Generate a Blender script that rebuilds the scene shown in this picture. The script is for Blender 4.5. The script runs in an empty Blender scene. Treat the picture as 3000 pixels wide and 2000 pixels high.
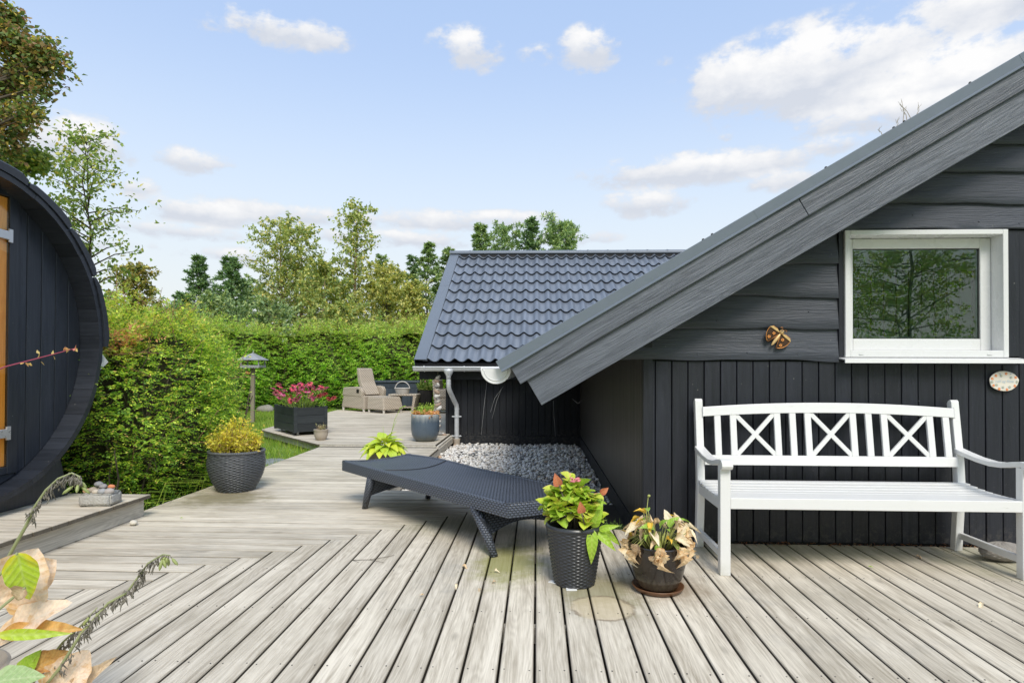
import bpy, bmesh, math, random
import numpy as np
from mathutils import Vector, Matrix
random.seed(7); RNG = np.random.default_rng(7)
rad, PI = math.radians, math.pi
scene = bpy.context.scene
C = scene.collection

# ------------------------------------------------------------------ camera
cam_d = bpy.data.cameras.new('camera'); cam = bpy.data.objects.new('camera', cam_d); C.objects.link(cam)
cam_d.sensor_width = 36.0; cam_d.lens = 1782.6/3000*36.0; cam_d.shift_y = 57.7/3000
cam_d.clip_start = 0.05; cam_d.clip_end = 2000
yaw, pitch, roll = .04125, .01141, .00298
fwd = Vector((-math.sin(yaw)*math.cos(pitch), math.cos(yaw)*math.cos(pitch), math.sin(pitch)))
rgt = Vector((math.cos(yaw), math.sin(yaw), 0)); upv = rgt.cross(fwd)
r2 = rgt*math.cos(roll)+upv*math.sin(roll); u2 = -rgt*math.sin(roll)+upv*math.cos(roll)
cam.matrix_world = Matrix(((r2.x, u2.x, -fwd.x, 0), (r2.y, u2.y, -fwd.y, 0), (r2.z, u2.z, -fwd.z, 1.2563), (0, 0, 0, 1)))
scene.camera = cam
scene.render.engine = 'CYCLES'
scene.cycles.use_denoising = True
scene.cycles.max_bounces = 7; scene.cycles.transparent_max_bounces = 12
scene.cycles.diffuse_bounces = 3; scene.cycles.glossy_bounces = 3; scene.cycles.sample_clamp_indirect = 6
vs = scene.view_settings
vs.view_transform = 'Standard'; vs.look = 'None'; vs.gamma = 1; vs.use_curve_mapping = False
vs.exposure = 0.65

# ------------------------------------------------------------------ node helpers
class NT:
    def __init__(s, tree): s.t = tree; s.n = tree.nodes; s.l = tree.links
    def add(s, typ, ins=None, **props):
        nd = s.n.new(typ)
        for k, v in props.items(): setattr(nd, k, v)
        for k, v in (ins or {}).items(): s.put(nd.inputs[k], v)
        return nd
    def put(s, sock, v):
        if isinstance(v, bpy.types.NodeSocket): s.l.new(v, sock)
        elif isinstance(v, bpy.types.Node): s.l.new(v.outputs[0], sock)
        else:
            if hasattr(sock.default_value, '__len__') and isinstance(v, (tuple, list)) and len(v) == 3 and len(sock.default_value) == 4: v = (*v, 1)
            sock.default_value = v
    def m(s, op, a, b=0.0, c=None, clamp=False):
        nd = s.add('ShaderNodeMath', {0: a, 1: b}, operation=op, use_clamp=clamp)
        if c is not None: s.put(nd.inputs[2], c)
        return nd.outputs[0]
    def v(s, op, a, b=(0, 0, 0)): return s.add('ShaderNodeVectorMath', {0: a, 1: b}, operation=op).outputs[0]
    def mix(s, f, a, b, blend='MIX'):
        nd = s.add('ShaderNodeMix', data_type='RGBA', blend_type=blend)
        s.put(nd.inputs[0], f); s.put(nd.inputs[6], a); s.put(nd.inputs[7], b); return nd.outputs[2]
    def ramp(s, f, stops, interp='LINEAR'):
        nd = s.add('ShaderNodeValToRGB', {0: f}); cr = nd.color_ramp; cr.interpolation = interp
        while len(cr.elements) < len(stops): cr.elements.new(.5)
        for e, (p, c) in zip(cr.elements, stops):
            e.position = p; e.color = (*c, 1) if not isinstance(c, (int, float)) else (c, c, c, 1)
        return nd.outputs[0]
    def noise(s, vec, scale, detail=4, rough=.55, dist=0.0):
        nd = s.add('ShaderNodeTexNoise', {'Scale': scale, 'Detail': detail, 'Roughness': rough, 'Distortion': dist})
        if vec is not None: s.put(nd.inputs['Vector'], vec)
        return nd.outputs[0]
    def sm(s, x, a, b):   # smoothstep
        nd = s.add('ShaderNodeMapRange', {0: x, 1: a, 2: b, 3: 0.0, 4: 1.0}, interpolation_type='SMOOTHSTEP'); return nd.outputs[0]
    def bump(s, h, strength=.3, dist=.01, normal=None):
        nd = s.add('ShaderNodeBump', {'Height': h, 'Strength': strength, 'Distance': dist})
        if normal is not None: s.put(nd.inputs['Normal'], normal)
        return nd.outputs[0]

# ------------------------------------------------------------------ sky and sun
SUN_EL, SUN_AZ = rad(48), rad(166)       # azimuth clockwise from +Y: the sun stands behind the camera, to the right
world = bpy.data.worlds.new('World'); scene.world = world; world.use_nodes = True
w = NT(world.node_tree); w.n.clear()
STR = 0.10
sky = w.add('ShaderNodeTexSky', sky_type='NISHITA', sun_disc=False, sun_elevation=SUN_EL, sun_rotation=SUN_AZ, altitude=0, air_density=1.0, dust_density=1.2, ozone_density=1.6)
tc = w.add('ShaderNodeTexCoord'); dr = w.v('NORMALIZE', tc.outputs['Generated'])
sp = w.add('ShaderNodeSeparateXYZ', {0: dr}); dx, dy, dz = sp.outputs
az = w.m('ARCTAN2', dx, dy); el = w.m('ARCSINE', dz)
ae = w.add('ShaderNodeCombineXYZ', {0: az, 1: el}).outputs[0]
# veil of thin high haze, thicker towards the horizon
veil = w.m('ADD', w.m('MULTIPLY', w.sm(el, .75, 0.0), .32), .46)
skyc = w.mix(veil, sky.outputs[0], (4.1, 4.75, 6.6))
skyc = w.mix(w.m('MULTIPLY', w.sm(el, .50, -.02), .92), skyc, (5.2, 5.7, 6.1))
skyc = w.mix(1.0, skyc, w.ramp(w.m('DIVIDE', el, .6), [(0, (1.08, 1.0, .90)), (.4, (1.10, 1.10, 1.03)), (1, (1.10, 1.22, 1.24))]), 'MULTIPLY')
nz = w.noise(w.v('MULTIPLY', ae, (1, 1.7, 1)), 9.0, 7, .58)
nz2 = w.noise(w.v('ADD', w.v('MULTIPLY', ae, (1, 1.7, 1)), (3.1, 7.7, 0)), 26.0, 6, .6)
nn = w.m('ADD', w.m('MULTIPLY', w.m('SUBTRACT', nz, .5), 3.6), w.m('MULTIPLY', w.m('SUBTRACT', nz2, .5), 2.2))
# cumulus seen in the photograph: azimuth, elevation, half sizes, strength
clouds = []
for (cx, cy, hx, hy, st) in [(620, 52, 170, 34, 1), (480, 40, 60, 22, .7), (1065, 108, 78, 42, 1.1), (1350, 112, 64, 42, 1.15), (1232, 122, 45, 22, .6),
        (1520, 142, 30, 14, .45), (1880, 175, 300, 92, 1.35), (1690, 190, 110, 58, 1.2), (2150, 215, 250, 95, 1.3), (2230, 30, 190, 60, 1.2), (2050, 270, 250, 40, .95),
        (1590, 393, 250, 36, 1.05), (1790, 420, 110, 24, .6), (1480, 470, 105, 30, .9), (420, 362, 95, 30, .9), (140, 310, 130, 62, 1.15), (60, 280, 80, 40, 1.),
        (292, 425, 48, 28, 1.1), (420, 478, 150, 34, 1.), (700, 492, 300, 28, .85), (1000, 505, 250, 26, .75), (540, 585, 130, 20, .9), (1280, 548, 130, 20, .8), (880, 545, 220, 22, .85), (1150, 505, 160, 22, .9), (330, 520, 200, 22, .85),
        (1900, 342, 70, 22, .9), (1300, 367, 30, 10, .3), (1662, 318, 22, 12, .4), (250, 560, 160, 24, .5)]:
    px, py = cx*1.2755, cy*1.2755
    a = math.atan((px-1573)/1782.6); e = math.atan((1078-py)/1782.6*math.cos(a))
    clouds.append((a, e, hx*1.2755/1782.6*math.cos(a)**2, hy*1.2755/1782.6*math.cos(a), st))
dens = shade = None
for (a, e, sx, sy, st) in clouds:
    q = w.v('MULTIPLY', w.v('SUBTRACT', ae, (a, e, 0)), (1/sx, 1/sy, 0))
    ln = w.add('ShaderNodeVectorMath', {0: q}, operation='LENGTH').outputs['Value']
    k = w.m('MULTIPLY', w.m('SUBTRACT', 1.45, ln, clamp=True), st*1.05)
    qy = w.add('ShaderNodeSeparateXYZ', {0: q}).outputs[1]
    hgt = w.m('MULTIPLY', k, w.m('ADD', w.m('MULTIPLY', qy, .85), .34, clamp=True))
    dens = k if dens is None else w.m('MAXIMUM', dens, k)
    shade = hgt if shade is None else w.m('MAXIMUM', shade, hgt)
# further clouds all round and overhead, of the same kind
back = w.sm(w.m('ABSOLUTE', az), .80, 1.05)
over = w.sm(el, .62, .85)
rest = w.m('MAXIMUM', back, over)
gen = w.m('MULTIPLY', w.sm(w.noise(w.v('MULTIPLY', dr, (1, 1, 2.2)), 2.6, 6, .55), .50, .66), rest)
gate = w.sm(dens, 0.0, .5)
cov = w.sm(w.m('ADD', dens, w.m('MULTIPLY', nn, gate)), .22, 1.05)
cov = w.m('MAXIMUM', w.m('MULTIPLY', cov, w.m('SUBTRACT', 1, rest)), gen)
lit = w.m('ADD', w.m('SUBTRACT', w.m('MULTIPLY', shade, 1.15), .12), w.m('MULTIPLY', nn, .5), clamp=True)
lit = w.m('MAXIMUM', lit, w.m('MULTIPLY', rest, .75))
cloudc = w.mix(lit, (4.35, 4.6, 5.1), (6.45, 6.40, 6.35))
skyc = w.mix(w.m('MULTIPLY', cov, .96), skyc, cloudc)
bg = w.add('ShaderNodeBackground', {'Color': skyc, 'Strength': STR})
w.add('ShaderNodeOutputWorld', {0: bg})
sun_d = bpy.data.lights.new('sun', 'SUN'); sun_d.energy = 1.9; sun_d.angle = rad(24); sun_d.color = (1, .94, .84)
sun = bpy.data.objects.new('sun', sun_d); C.objects.link(sun); sun.location = (5, -10, 12)
sv = Vector((math.sin(SUN_AZ)*math.cos(SUN_EL), math.cos(SUN_AZ)*math.cos(SUN_EL), math.sin(SUN_EL)))
sun.rotation_euler = sv.to_track_quat('Z', 'Y').to_euler()

# ------------------------------------------------------------------ materials
MATS = {}
def newmat(name):
    m = bpy.data.materials.new(name); m.use_nodes = True; t = NT(m.node_tree); t.n.clear(); MATS[name] = m
    return m, t
def finish(t, bs): t.add('ShaderNodeOutputMaterial', {0: bs})
def pbr(t, col, rough=.6, normal=None, **kw):
    ins = {'Base Color': col, 'Roughness': rough}
    if normal is not None: ins['Normal'] = normal
    ins.update(kw)
    return t.add('ShaderNodeBsdfPrincipled', ins).outputs[0]
def simple(name, col, rough=.6, var=.12, scale=30, bump=.15, bdist=.002, spec=.5, metal=0.0):
    m, t = newmat(name); o = t.add('ShaderNodeTexCoord').outputs['Object']
    n1 = t.noise(o, scale, 5); n2 = t.noise(o, scale*.12, 3)
    f = t.m('ADD', t.m('MULTIPLY', n1, .5), t.m('MULTIPLY', n2, .5))
    c = t.mix(f, tuple(x*(1-var*2) for x in col), tuple(min(1, x*(1+var*2)) for x in col))
    finish(t, pbr(t, c, t.m('ADD', rough-.08, t.m('MULTIPLY', n1, .16)), t.bump(n1, bump, bdist), **{'Specular IOR Level': spec, 'Metallic': metal})); return m

def wood(name, dark, light, rough=.75, specks=0.0, grain=1.0, bump=.35, bdist=.003, axis='Y', knots=.6, spec=.3, objvar=.16, kind=None, ringamt=.07, rng_=(.30, .80)):
    """grain runs along the object's own Y (or Z / X)"""
    m, t = newmat(name); o = t.add('ShaderNodeTexCoord').outputs['Object']
    oi = t.add('ShaderNodeObjectInfo').outputs['Random']
    geo = t.add('ShaderNodeNewGeometry').outputs['Position']
    off = t.add('ShaderNodeCombineXYZ', {0: t.m('MULTIPLY', oi, 31.7), 1: t.m('MULTIPLY', oi, 57.3), 2: t.m('MULTIPLY', oi, 13.1)}).outputs[0]
    p = t.v('ADD', o, off)
    st = {'Y': lambda a, b: (a, b, a), 'Z': lambda a, b: (a, a, b), 'X': lambda a, b: (b, a, a)}[axis]
    fine = t.noise(t.v('MULTIPLY', p, st(85*grain, 3.2*grain)), 1.0, 7, .72)
    mid = t.noise(t.v('MULTIPLY', p, st(26*grain, 1.4*grain)), 1.0, 5, .6)
    big = t.noise(t.v('MULTIPLY', p, st(6, 1.1)), 1.0, 3, .5)
    # growth rings cut by the board: sine of a warped cross coordinate
    warp = t.noise(t.v('MULTIPLY', p, st(7, .8)), 1.0, 2, .5)
    sepv = t.add('ShaderNodeSeparateXYZ', {0: p})
    cross = sepv.outputs[0] if axis != 'X' else sepv.outputs[2]
    ring = t.m('SINE', t.m('ADD', t.m('MULTIPLY', cross, 260*grain), t.m('MULTIPLY', warp, 120)))
    ring = t.m('ADD', t.m('MULTIPLY', ring, .5), .5)
    vor = t.add('ShaderNodeTexVoronoi', {'Vector': t.v('MULTIPLY', p, st(4.2, 1.6)), 'Scale': 1.0, 'Randomness': 1.0})
    knot = t.sm(vor.outputs['Distance'], .11, .03)
    f = t.m('ADD', t.m('ADD', t.m('MULTIPLY', fine, .50), t.m('MULTIPLY', mid, .30)), t.m('ADD', t.m('MULTIPLY', ring, ringamt), t.m('MULTIPLY', big, .26)))
    f = t.sm(f, *rng_)
    c = t.mix(f, dark, light)
    if knots: c = t.mix(t.m('MULTIPLY', knot, knots), c, tuple(x*.45 for x in dark))
    br = t.m('ADD', 1-objvar, t.m('MULTIPLY', t.m('FRACT', t.m('MULTIPLY', oi, 7.31)), objvar*2))
    c = t.mix(1.0, c, t.add('ShaderNodeCombineColor', {0: br, 1: br, 2: br}).outputs[0], 'MULTIPLY')
    if kind == 'deck':
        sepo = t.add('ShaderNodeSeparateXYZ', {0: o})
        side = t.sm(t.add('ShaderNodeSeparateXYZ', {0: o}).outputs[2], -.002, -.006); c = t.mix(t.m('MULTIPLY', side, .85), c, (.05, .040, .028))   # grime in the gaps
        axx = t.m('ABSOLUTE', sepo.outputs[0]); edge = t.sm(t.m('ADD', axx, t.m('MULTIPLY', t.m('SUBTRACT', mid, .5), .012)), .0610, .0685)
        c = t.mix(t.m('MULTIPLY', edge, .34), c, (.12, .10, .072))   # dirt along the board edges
        sx = t.add('ShaderNodeSeparateXYZ', {0: geo})
        # grey-brown weathering, algae and a few stains with a shape of their own
        wz = t.noise(geo, .9, 5, .62)
        c = t.mix(t.m('MULTIPLY', t.sm(wz, .50, .72), .38), c, (.25, .215, .15))
        wz2 = t.noise(t.v('ADD', geo, (9, 4, 0)), 1.7, 5, .65)
        c = t.mix(t.m('MULTIPLY', t.sm(wz2, .54, .76), .30), c, (.17, .19, .20))
        for (ax, ay, ra, rb, colr, amt) in [(-.18, 3.95, .30, .55, (.27, .27, .06), .75), (.35, 3.45, .32, .42, (.24, .22, .10), .7), (.75, 3.55, .30, .3, (.22, .15, .09), .55),
                                            (-3.0, 5.75, .55, .45, (.20, .17, .09), .8), (1.9, 4.3, 1.2, .28, (.20, .23, .13), .45), (3.1, 4.1, .6, .5, (.22, .24, .13), .4), (-.6, 4.9, .7, .4, (.22, .23, .13), .45)]:
            q = t.v('MULTIPLY', t.v('SUBTRACT', geo, (ax, ay, 0)), (1/ra, 1/rb, 0))
            d = t.add('ShaderNodeVectorMath', {0: q}, operation='LENGTH').outputs['Value']
            d = t.m('ADD', d, t.m('MULTIPLY', t.m('SUBTRACT', t.noise(geo, 6, 5, .7), .5), 1.5))
            c = t.mix(t.m('MULTIPLY', t.sm(d, 1.1, .25), amt), c, colr)
        # pale ring left by a pot
        q = t.v('MULTIPLY', t.v('SUBTRACT', geo, (.345, 3.23, 0)), (1/.165, 1/.165, 0))
        d = t.m('ADD', t.add('ShaderNodeVectorMath', {0: q}, operation='LENGTH').outputs['Value'], t.m('MULTIPLY', t.m('SUBTRACT', t.noise(geo, 14, 5, .7), .5), .35))
        c = t.mix(t.m('MULTIPLY', t.sm(d, 1.06, .90), .45), c, (.68, .55, .36))
        rg = t.m('MULTIPLY', t.sm(d, .86, .97), t.sm(d, 1.1, 1.0))
        c = t.mix(t.m('MULTIPLY', t.m('MULTIPLY', rg, t.sm(t.noise(geo, 9, 5, .7), .4, .6)), .7), c, (.20, .15, .10))
    if specks:
        v2 = t.add('ShaderNodeTexVoronoi', {'Vector': geo, 'Scale': 13.0}); sp_ = t.m('MULTIPLY', t.sm(v2.outputs['Distance'], .075, .035), t.sm(t.noise(geo, 2.5, 4, .6), .48, .62))
        v3 = t.noise(geo, 120, 2, .5); c = t.mix(t.m('MULTIPLY', sp_, specks), c, (.26, .25, .23))
        c = t.mix(t.m('MULTIPLY', t.sm(v3, .66, .74), specks*.35), c, (.16, .15, .14))
        zz_ = t.add('ShaderNodeSeparateXYZ', {0: geo}).outputs[2]; c = t.mix(t.m('MULTIPLY', t.m('MULTIPLY', t.sm(zz_, .22, .0), t.sm(t.noise(geo, 30, 5, .7), .45, .7)), specks*.7), c, (.12, .11, .095))
    nrm = t.bump(t.m('ADD', t.m('MULTIPLY', fine, .8), t.m('ADD', t.m('MULTIPLY', mid, .3), t.m('MULTIPLY', ring, .09))), bump, bdist)
    finish(t, pbr(t, c, t.m('ADD', rough-.1, t.m('MULTIPLY', mid, .2)), nrm, **{'Specular IOR Level': spec})); return m

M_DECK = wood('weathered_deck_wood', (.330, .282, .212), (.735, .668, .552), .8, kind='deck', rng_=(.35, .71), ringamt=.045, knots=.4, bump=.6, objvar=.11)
M_DECKSIDE = wood('weathered_fascia_wood', (.29, .265, .22), (.64, .60, .52), .8, bump=.5)
M_BLACKV = wood('black_stained_board', (.0065, .0074, .0115), (.021, .0240, .035), .5, specks=.6, axis='Z', knots=.35, bump=.35, bdist=.002, spec=.45)
M_BLACKD = wood('black_matt_board', (.007, .0078, .010), (.019, .021, .026), .55, specks=.6, axis='Z', knots=.3, bump=.3, bdist=.002, spec=.3)
M_LAP = wood('grey_black_lap_board', (.022, .0255, .035), (.054, .061, .080), .42, specks=.6, axis='X', knots=.8, bump=.9, bdist=.005, spec=.55, objvar=.14, ringamt=.04, rng_=(.36, .74))
M_BARGE = wood('grey_stained_barge_board', (.042, .048, .063), (.142, .156, .188), .42, specks=.6, axis='X', knots=.8, bump=.95, bdist=.006, spec=.55, objvar=.06, ringamt=.05, rng_=(.36, .74))
M_SAUNA = wood('black_sauna_wood', (.0115, .0145, .021), (.032, .039, .052), .40, specks=.6, axis='Z', knots=.3, bump=.25, bdist=.002, spec=.55)
M_SAUNAX = wood('black_sauna_stave_wood', (.011, .0135, .019), (.032, .037, .049), .42, specks=.6, axis='X', knots=.2, bump=.3, bdist=.002, spec=.5)
M_PINE = wood('warm_pine_panel', (.70, .36, .10), (.92, .60, .24), .5, axis='Z', knots=.7)
M_PLANTER = wood('dark_slate_planter_wood', (.016, .020, .022), (.045, .052, .056), .55, axis='X', knots=.3, bump=.5, bdist=.003)
M_POST = wood('grey_post_wood', (.20, .17, .12), (.42, .37, .28), .85, axis='Z', knots=.3, bump=.6)
M_BLUEBOX = wood('slate_blue_box_wood', (.035, .048, .062), (.075, .095, .118), .5, axis='Z', knots=.1, bump=.2)
M_BARK = wood('tree_bark', (.05, .038, .026), (.16, .13, .10), .9, axis='Z', knots=0, bump=.8, bdist=.01)
M_BIRCH = wood('pale_orange_bark', (.20, .12, .06), (.45, .33, .2), .85, axis='Z', knots=0, bump=.6, bdist=.01)

def white_paint():
    m, t = newmat('white_bench_paint'); o = t.add('ShaderNodeTexCoord').outputs['Object']
    n = t.noise(t.v('MULTIPLY', o, (3, 60, 60)), 1, 5, .6); s = t.noise(o, 7, 6, .7); d = t.noise(t.v('MULTIPLY', o, (6, 90, 90)), 1, 4, .7)
    c = t.mix(t.m('MULTIPLY', t.sm(s, .55, .8), .25), (.745, .745, .735), (.60, .59, .55))
    c = t.mix(t.m('MULTIPLY', t.sm(d, .64, .74), .6), c, (.42, .40, .37))
    zb = t.add('ShaderNodeSeparateXYZ', {0: t.add('ShaderNodeNewGeometry').outputs['Position']}).outputs[2]; c = t.mix(t.m('MULTIPLY', t.m('MULTIPLY', t.sm(zb, .10, .0), t.sm(s, .35, .6)), .5), c, (.36, .36, .28))
    finish(t, pbr(t, c, .38, t.bump(n, .25, .0015))); return m
M_WHITE = white_paint()
M_UPVC = simple('white_window_plastic', (.70, .70, .70), .28, .004, 10, .0)
M_GALV = simple('galvanised_steel', (.60, .62, .64), .35, .10, 18, .05, metal=.25)
M_GUTTER = simple('light_grey_gutter_metal', (.62, .64, .66), .3, .05, 20, .03, metal=.2)
def roofmat():
    m, t = newmat('blue_grey_roof_metal'); p = t.add('ShaderNodeNewGeometry').outputs['Position']; oi = t.add('ShaderNodeObjectInfo').outputs['Random']
    n = t.noise(t.v('MULTIPLY', p, (9, 1.2, 1.2)), 1, 5, .6); n2 = t.noise(p, 22, 5, .7)
    c = t.mix(t.sm(n, .3, .7), (.128, .150, .186), (.178, .204, .246)); c = t.mix(t.m('MULTIPLY', t.sm(n2, .58, .72), .3), c, (.25, .26, .25))
    b = t.m('ADD', .93, t.m('MULTIPLY', oi, .14)); c = t.mix(1.0, c, t.add('ShaderNodeCombineColor', {0: b, 1: b, 2: b}).outputs[0], 'MULTIPLY')
    finish(t, pbr(t, c, t.m('ADD', .24, t.m('MULTIPLY', n2, .16)), None, **{'Specular IOR Level': .7})); return m
M_ROOF = roofmat()
M_FLASH = simple('grey_flashing_metal', (.135, .160, .195), .34, .05, 12, .03, spec=.6)
M_ROOFDK = simple('black_roof_batten', (.010, .010, .012), .6, .1)
M_CONC = simple('granite_trough_stone', (.42, .41, .38), .9, .28, 60, 1.0, .01)
M_SOIL = simple('potting_soil', (.035, .022, .014), .95, .35, 60, 1.0, .02)
M_DARKVOID = simple('dark_ground_under_deck', (.03, .026, .02), .95, .3, 8, .5)
M_CORD = simple('thin_cord', (.35, .30, .22), .8)
M_TAG = simple('white_plastic_tag', (.78, .78, .76), .5, .02)
M_TERRA = simple('terracotta_clay', (.36, .13, .06), .8, .15)
M_CREAM = simple('cream_clay_glaze', (.42, .36, .29), .75, .22, 9, .3)
M_COPPER = simple('orange_copper_metal', (.62, .26, .07), .4, .2, 40, .3, metal=.5)
M_GOLD = simple('pale_gold_metal', (.70, .48, .22), .4, .2, 40, .2, metal=.4)
M_BRONZE = simple('dark_bronze_mesh', (.06, .03, .015), .5, .3, 90, .6, metal=.4)
M_ZINC = simple('weathered_zinc_sheet', (.36, .37, .38), .5, .15, 14, .1, metal=.3)
M_SILL = simple('white_window_sill_metal', (.78, .78, .78), .3, .02)
M_STONEG = simple('grey_carved_stone', (.27, .25, .23), .9, .3, 45, 1.0, .01)
M_BLACKPL = simple('dark_charcoal_plastic', (.018, .017, .017), .45, .1, 20, .05)
M_WICKW = simple('whitewashed_willow', (.55, .52, .48), .7, .2, 60, .4)
M_WHITEFOOT = simple('whitewashed_wood_foot', (.6, .57, .52), .6, .1)
M_RED = simple('salmon_sign_paint', (.75, .16, .07), .5, .05)
M_BLUE = simple('blue_sign_paint', (.22, .36, .42), .5, .05)
M_YELLOW = simple('yellow_sign_paint', (.85, .55, .12), .5, .05)
M_PALEBLUE = simple('faint_blue_lettering', (.50, .60, .68), .5, .02)
M_CERAMIC = simple('cream_ceramic', (.74, .69, .60), .4, .05, 10, .05)
M_SCREW = simple('dark_screw', (.05, .05, .05), .5)
M_STEEL = simple('brushed_hinge_steel', (.62, .63, .65), .3, .05, metal=.6)
M_ROOM = simple('pale_green_room_panel', (.80, .87, .80), .6, .03)
M_HEADB = simple('pale_grey_headboard', (.55, .62, .62), .6, .03)
M_COB = simple('pale_cobweb', (.40, .40, .40), .9)
M_STAR = simple('dark_flower_cone', (.10, .02, .015), .8, .2)

def pebble_mat(name, stops, sc=60):
    m, t = newmat(name); o = t.add('ShaderNodeTexCoord').outputs['Object']
    r = t.add('ShaderNodeNewGeometry').outputs['Random Per Island']
    c = t.ramp(r, stops); n = t.noise(o, sc, 5, .6); n2 = t.noise(o, sc*.35, 3)
    c = t.mix(t.m('MULTIPLY', t.sm(n, .5, .75), .35), c, (.16, .155, .15)); c = t.mix(t.m('MULTIPLY', t.sm(n2, .52, .7), .45), c, (.62, .60, .56))
    finish(t, pbr(t, c, .75, t.bump(n, .3, .003))); return m
M_GRAVEL = pebble_mat('mixed_white_gravel', [(0, (.09, .10, .115)), (.07, (.40, .39, .38)), (.22, (.78, .75, .70)), (.5, (.58, .54, .48)), (.62, (.85, .83, .79)), (.84, (.33, .32, .31)), (.88, (.52, .36, .24)), (.92, (.8, .78, .75)), (1, (.72, .71, .69))])
def one_pebble(name, col): return simple(name, col, .7, .18, 25, .3, .004)

def leafmat(name, stops, trans=.38, rough=.5, top=None, topz=(1.2, 1.9), tips=None, spec=.35, gain=2.2, perobj=False):
    """leaf colours vary from leaf to leaf; some leaf stems carry other colours in patches"""
    m, t = newmat(name); g = t.add('ShaderNodeNewGeometry'); pos = g.outputs['Position']
    r = g.outputs['Random Per Island']
    if perobj: r = t.add('ShaderNodeObjectInfo').outputs['Random']
    c = t.mix(1.0, t.ramp(r, stops), (gain*1.07, gain*.97, gain*.97), 'MULTIPLY')
    pn = t.noise(pos, 1.6, 4, .6)
    if top:
        z = t.add('ShaderNodeSeparateXYZ', {0: pos}).outputs[2]
        f = t.m('MULTIPLY', t.sm(t.m('ADD', z, t.m('MULTIPLY', t.m('SUBTRACT', pn, .5), 1.2)), *topz), t.sm(t.m('FRACT', t.m('MULTIPLY', r, 13.7)), .25, .75))
        c = t.mix(f, c, top)
    if tips:
        (tx, ty, tz, tr, tcol) = tips
        d = t.add('ShaderNodeVectorMath', {0: t.v('MULTIPLY', t.v('SUBTRACT', pos, (tx, ty, tz)), tr)}, operation='LENGTH').outputs['Value']
        f = t.m('MULTIPLY', t.sm(t.m('ADD', d, t.m('MULTIPLY', t.m('SUBTRACT', pn, .5), 1.8)), 1.2, .4), t.sm(t.m('FRACT', t.m('MULTIPLY', r, 29.3)), .35, .6))
        c = t.mix(f, c, tcol)
    pn2 = t.noise(pos, 4.5, 3, .6)
    c = t.mix(t.m('MULTIPLY', t.sm(pn2, .45, .75), .25), c, t.mix(1.0, c, (.6, .66, .55), 'MULTIPLY'))
    d = pbr(t, c, rough, **{'Specular IOR Level': spec})
    tr = t.add('ShaderNodeBsdfTranslucent', {0: t.mix(1.0, c, (1.25, 1.2, .7), 'MULTIPLY')}).outputs[0]
    finish(t, t.add('ShaderNodeMixShader', {0: trans, 1: d, 2: tr}).outputs[0]); return m
G = {
 'hedge': leafmat('hedge_leaf', [(0, (.035, .085, .018)), (.3, (.075, .16, .03)), (.55, (.14, .26, .04)), (.8, (.27, .40, .055)), (.93, (.40, .48, .08)), (1, (.42, .27, .14))], gain=2.5, trans=.5, top=(.62, .62, .13), topz=(1.25, 2.0), tips=(-3.85, 5.1, 1.56, (1.6, 1.1, 4.0), (.80, .34, .22))),
 'hedge2': leafmat('far_hedge_leaf', [(0, (.03, .08, .02)), (.35, (.07, .16, .03)), (.6, (.13, .25, .04)), (.85, (.24, .38, .05)), (1, (.36, .40, .12))], gain=3.1, trans=.5, top=(.50, .52, .15), topz=(1.5, 2.6)),
 'birch': leafmat('birch_leaf', [(0, (.08, .13, .04)), (.4, (.15, .21, .07)), (.75, (.24, .29, .10)), (1, (.36, .33, .10))], gain=2.2),
 'olive': leafmat('olive_green_leaf', [(0, (.10, .14, .04)), (.5, (.20, .24, .07)), (1, (.34, .33, .11))]),
 'spruce': leafmat('spruce_needles', [(0, (.028, .06, .03)), (.5, (.06, .11, .05)), (1, (.12, .18, .075))], trans=.25, gain=3.2),
 'pine': leafmat('pine_needles', [(0, (.04, .08, .035)), (.5, (.09, .145, .06)), (1, (.17, .22, .09))], trans=.25, gain=3.2),
 'syca': leafmat('autumn_sycamore_leaf', [(0, (.04, .08, .03)), (.4, (.09, .14, .04)), (.55, (.13, .10, .05)), (.75, (.17, .11, .065)), (.92, (.20, .25, .07)), (1, (.5, .38, .08))]),
 'willow': leafmat('willow_leaf', [(0, (.06, .11, .03)), (.5, (.13, .20, .05)), (.85, (.23, .29, .08)), (1, (.34, .3, .09))]),
 'brown': leafmat('bronze_leaf', [(0, (.07, .11, .03)), (.5, (.14, .16, .045)), (.8, (.22, .17, .05)), (1, (.26, .28, .08))]),
 'teal': leafmat('grey_green_leaf', [(0, (.06, .11, .05)), (.5, (.12, .19, .09)), (1, (.24, .30, .12))]),
 'grass': leafmat('lawn_grass', [(0, (.10, .20, .025)), (.5, (.20, .36, .04)), (.9, (.32, .46, .07)), (1, (.42, .4, .14))], trans=.3, gain=1.2),
 'yellow': leafmat('yellow_green_shrub_leaf', [(0, (.28, .30, .04)), (.4, (.46, .50, .06)), (.85, (.62, .58, .08)), (1, (.50, .42, .12))], gain=1.4),
 'weed': leafmat('small_dark_weed_leaf', [(0, (.03, .07, .02)), (1, (.12, .2, .05))]),
 'green': leafmat('fresh_green_leaf', [(0, (.10, .20, .035)), (1, (.26, .36, .06))]),
}
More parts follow.
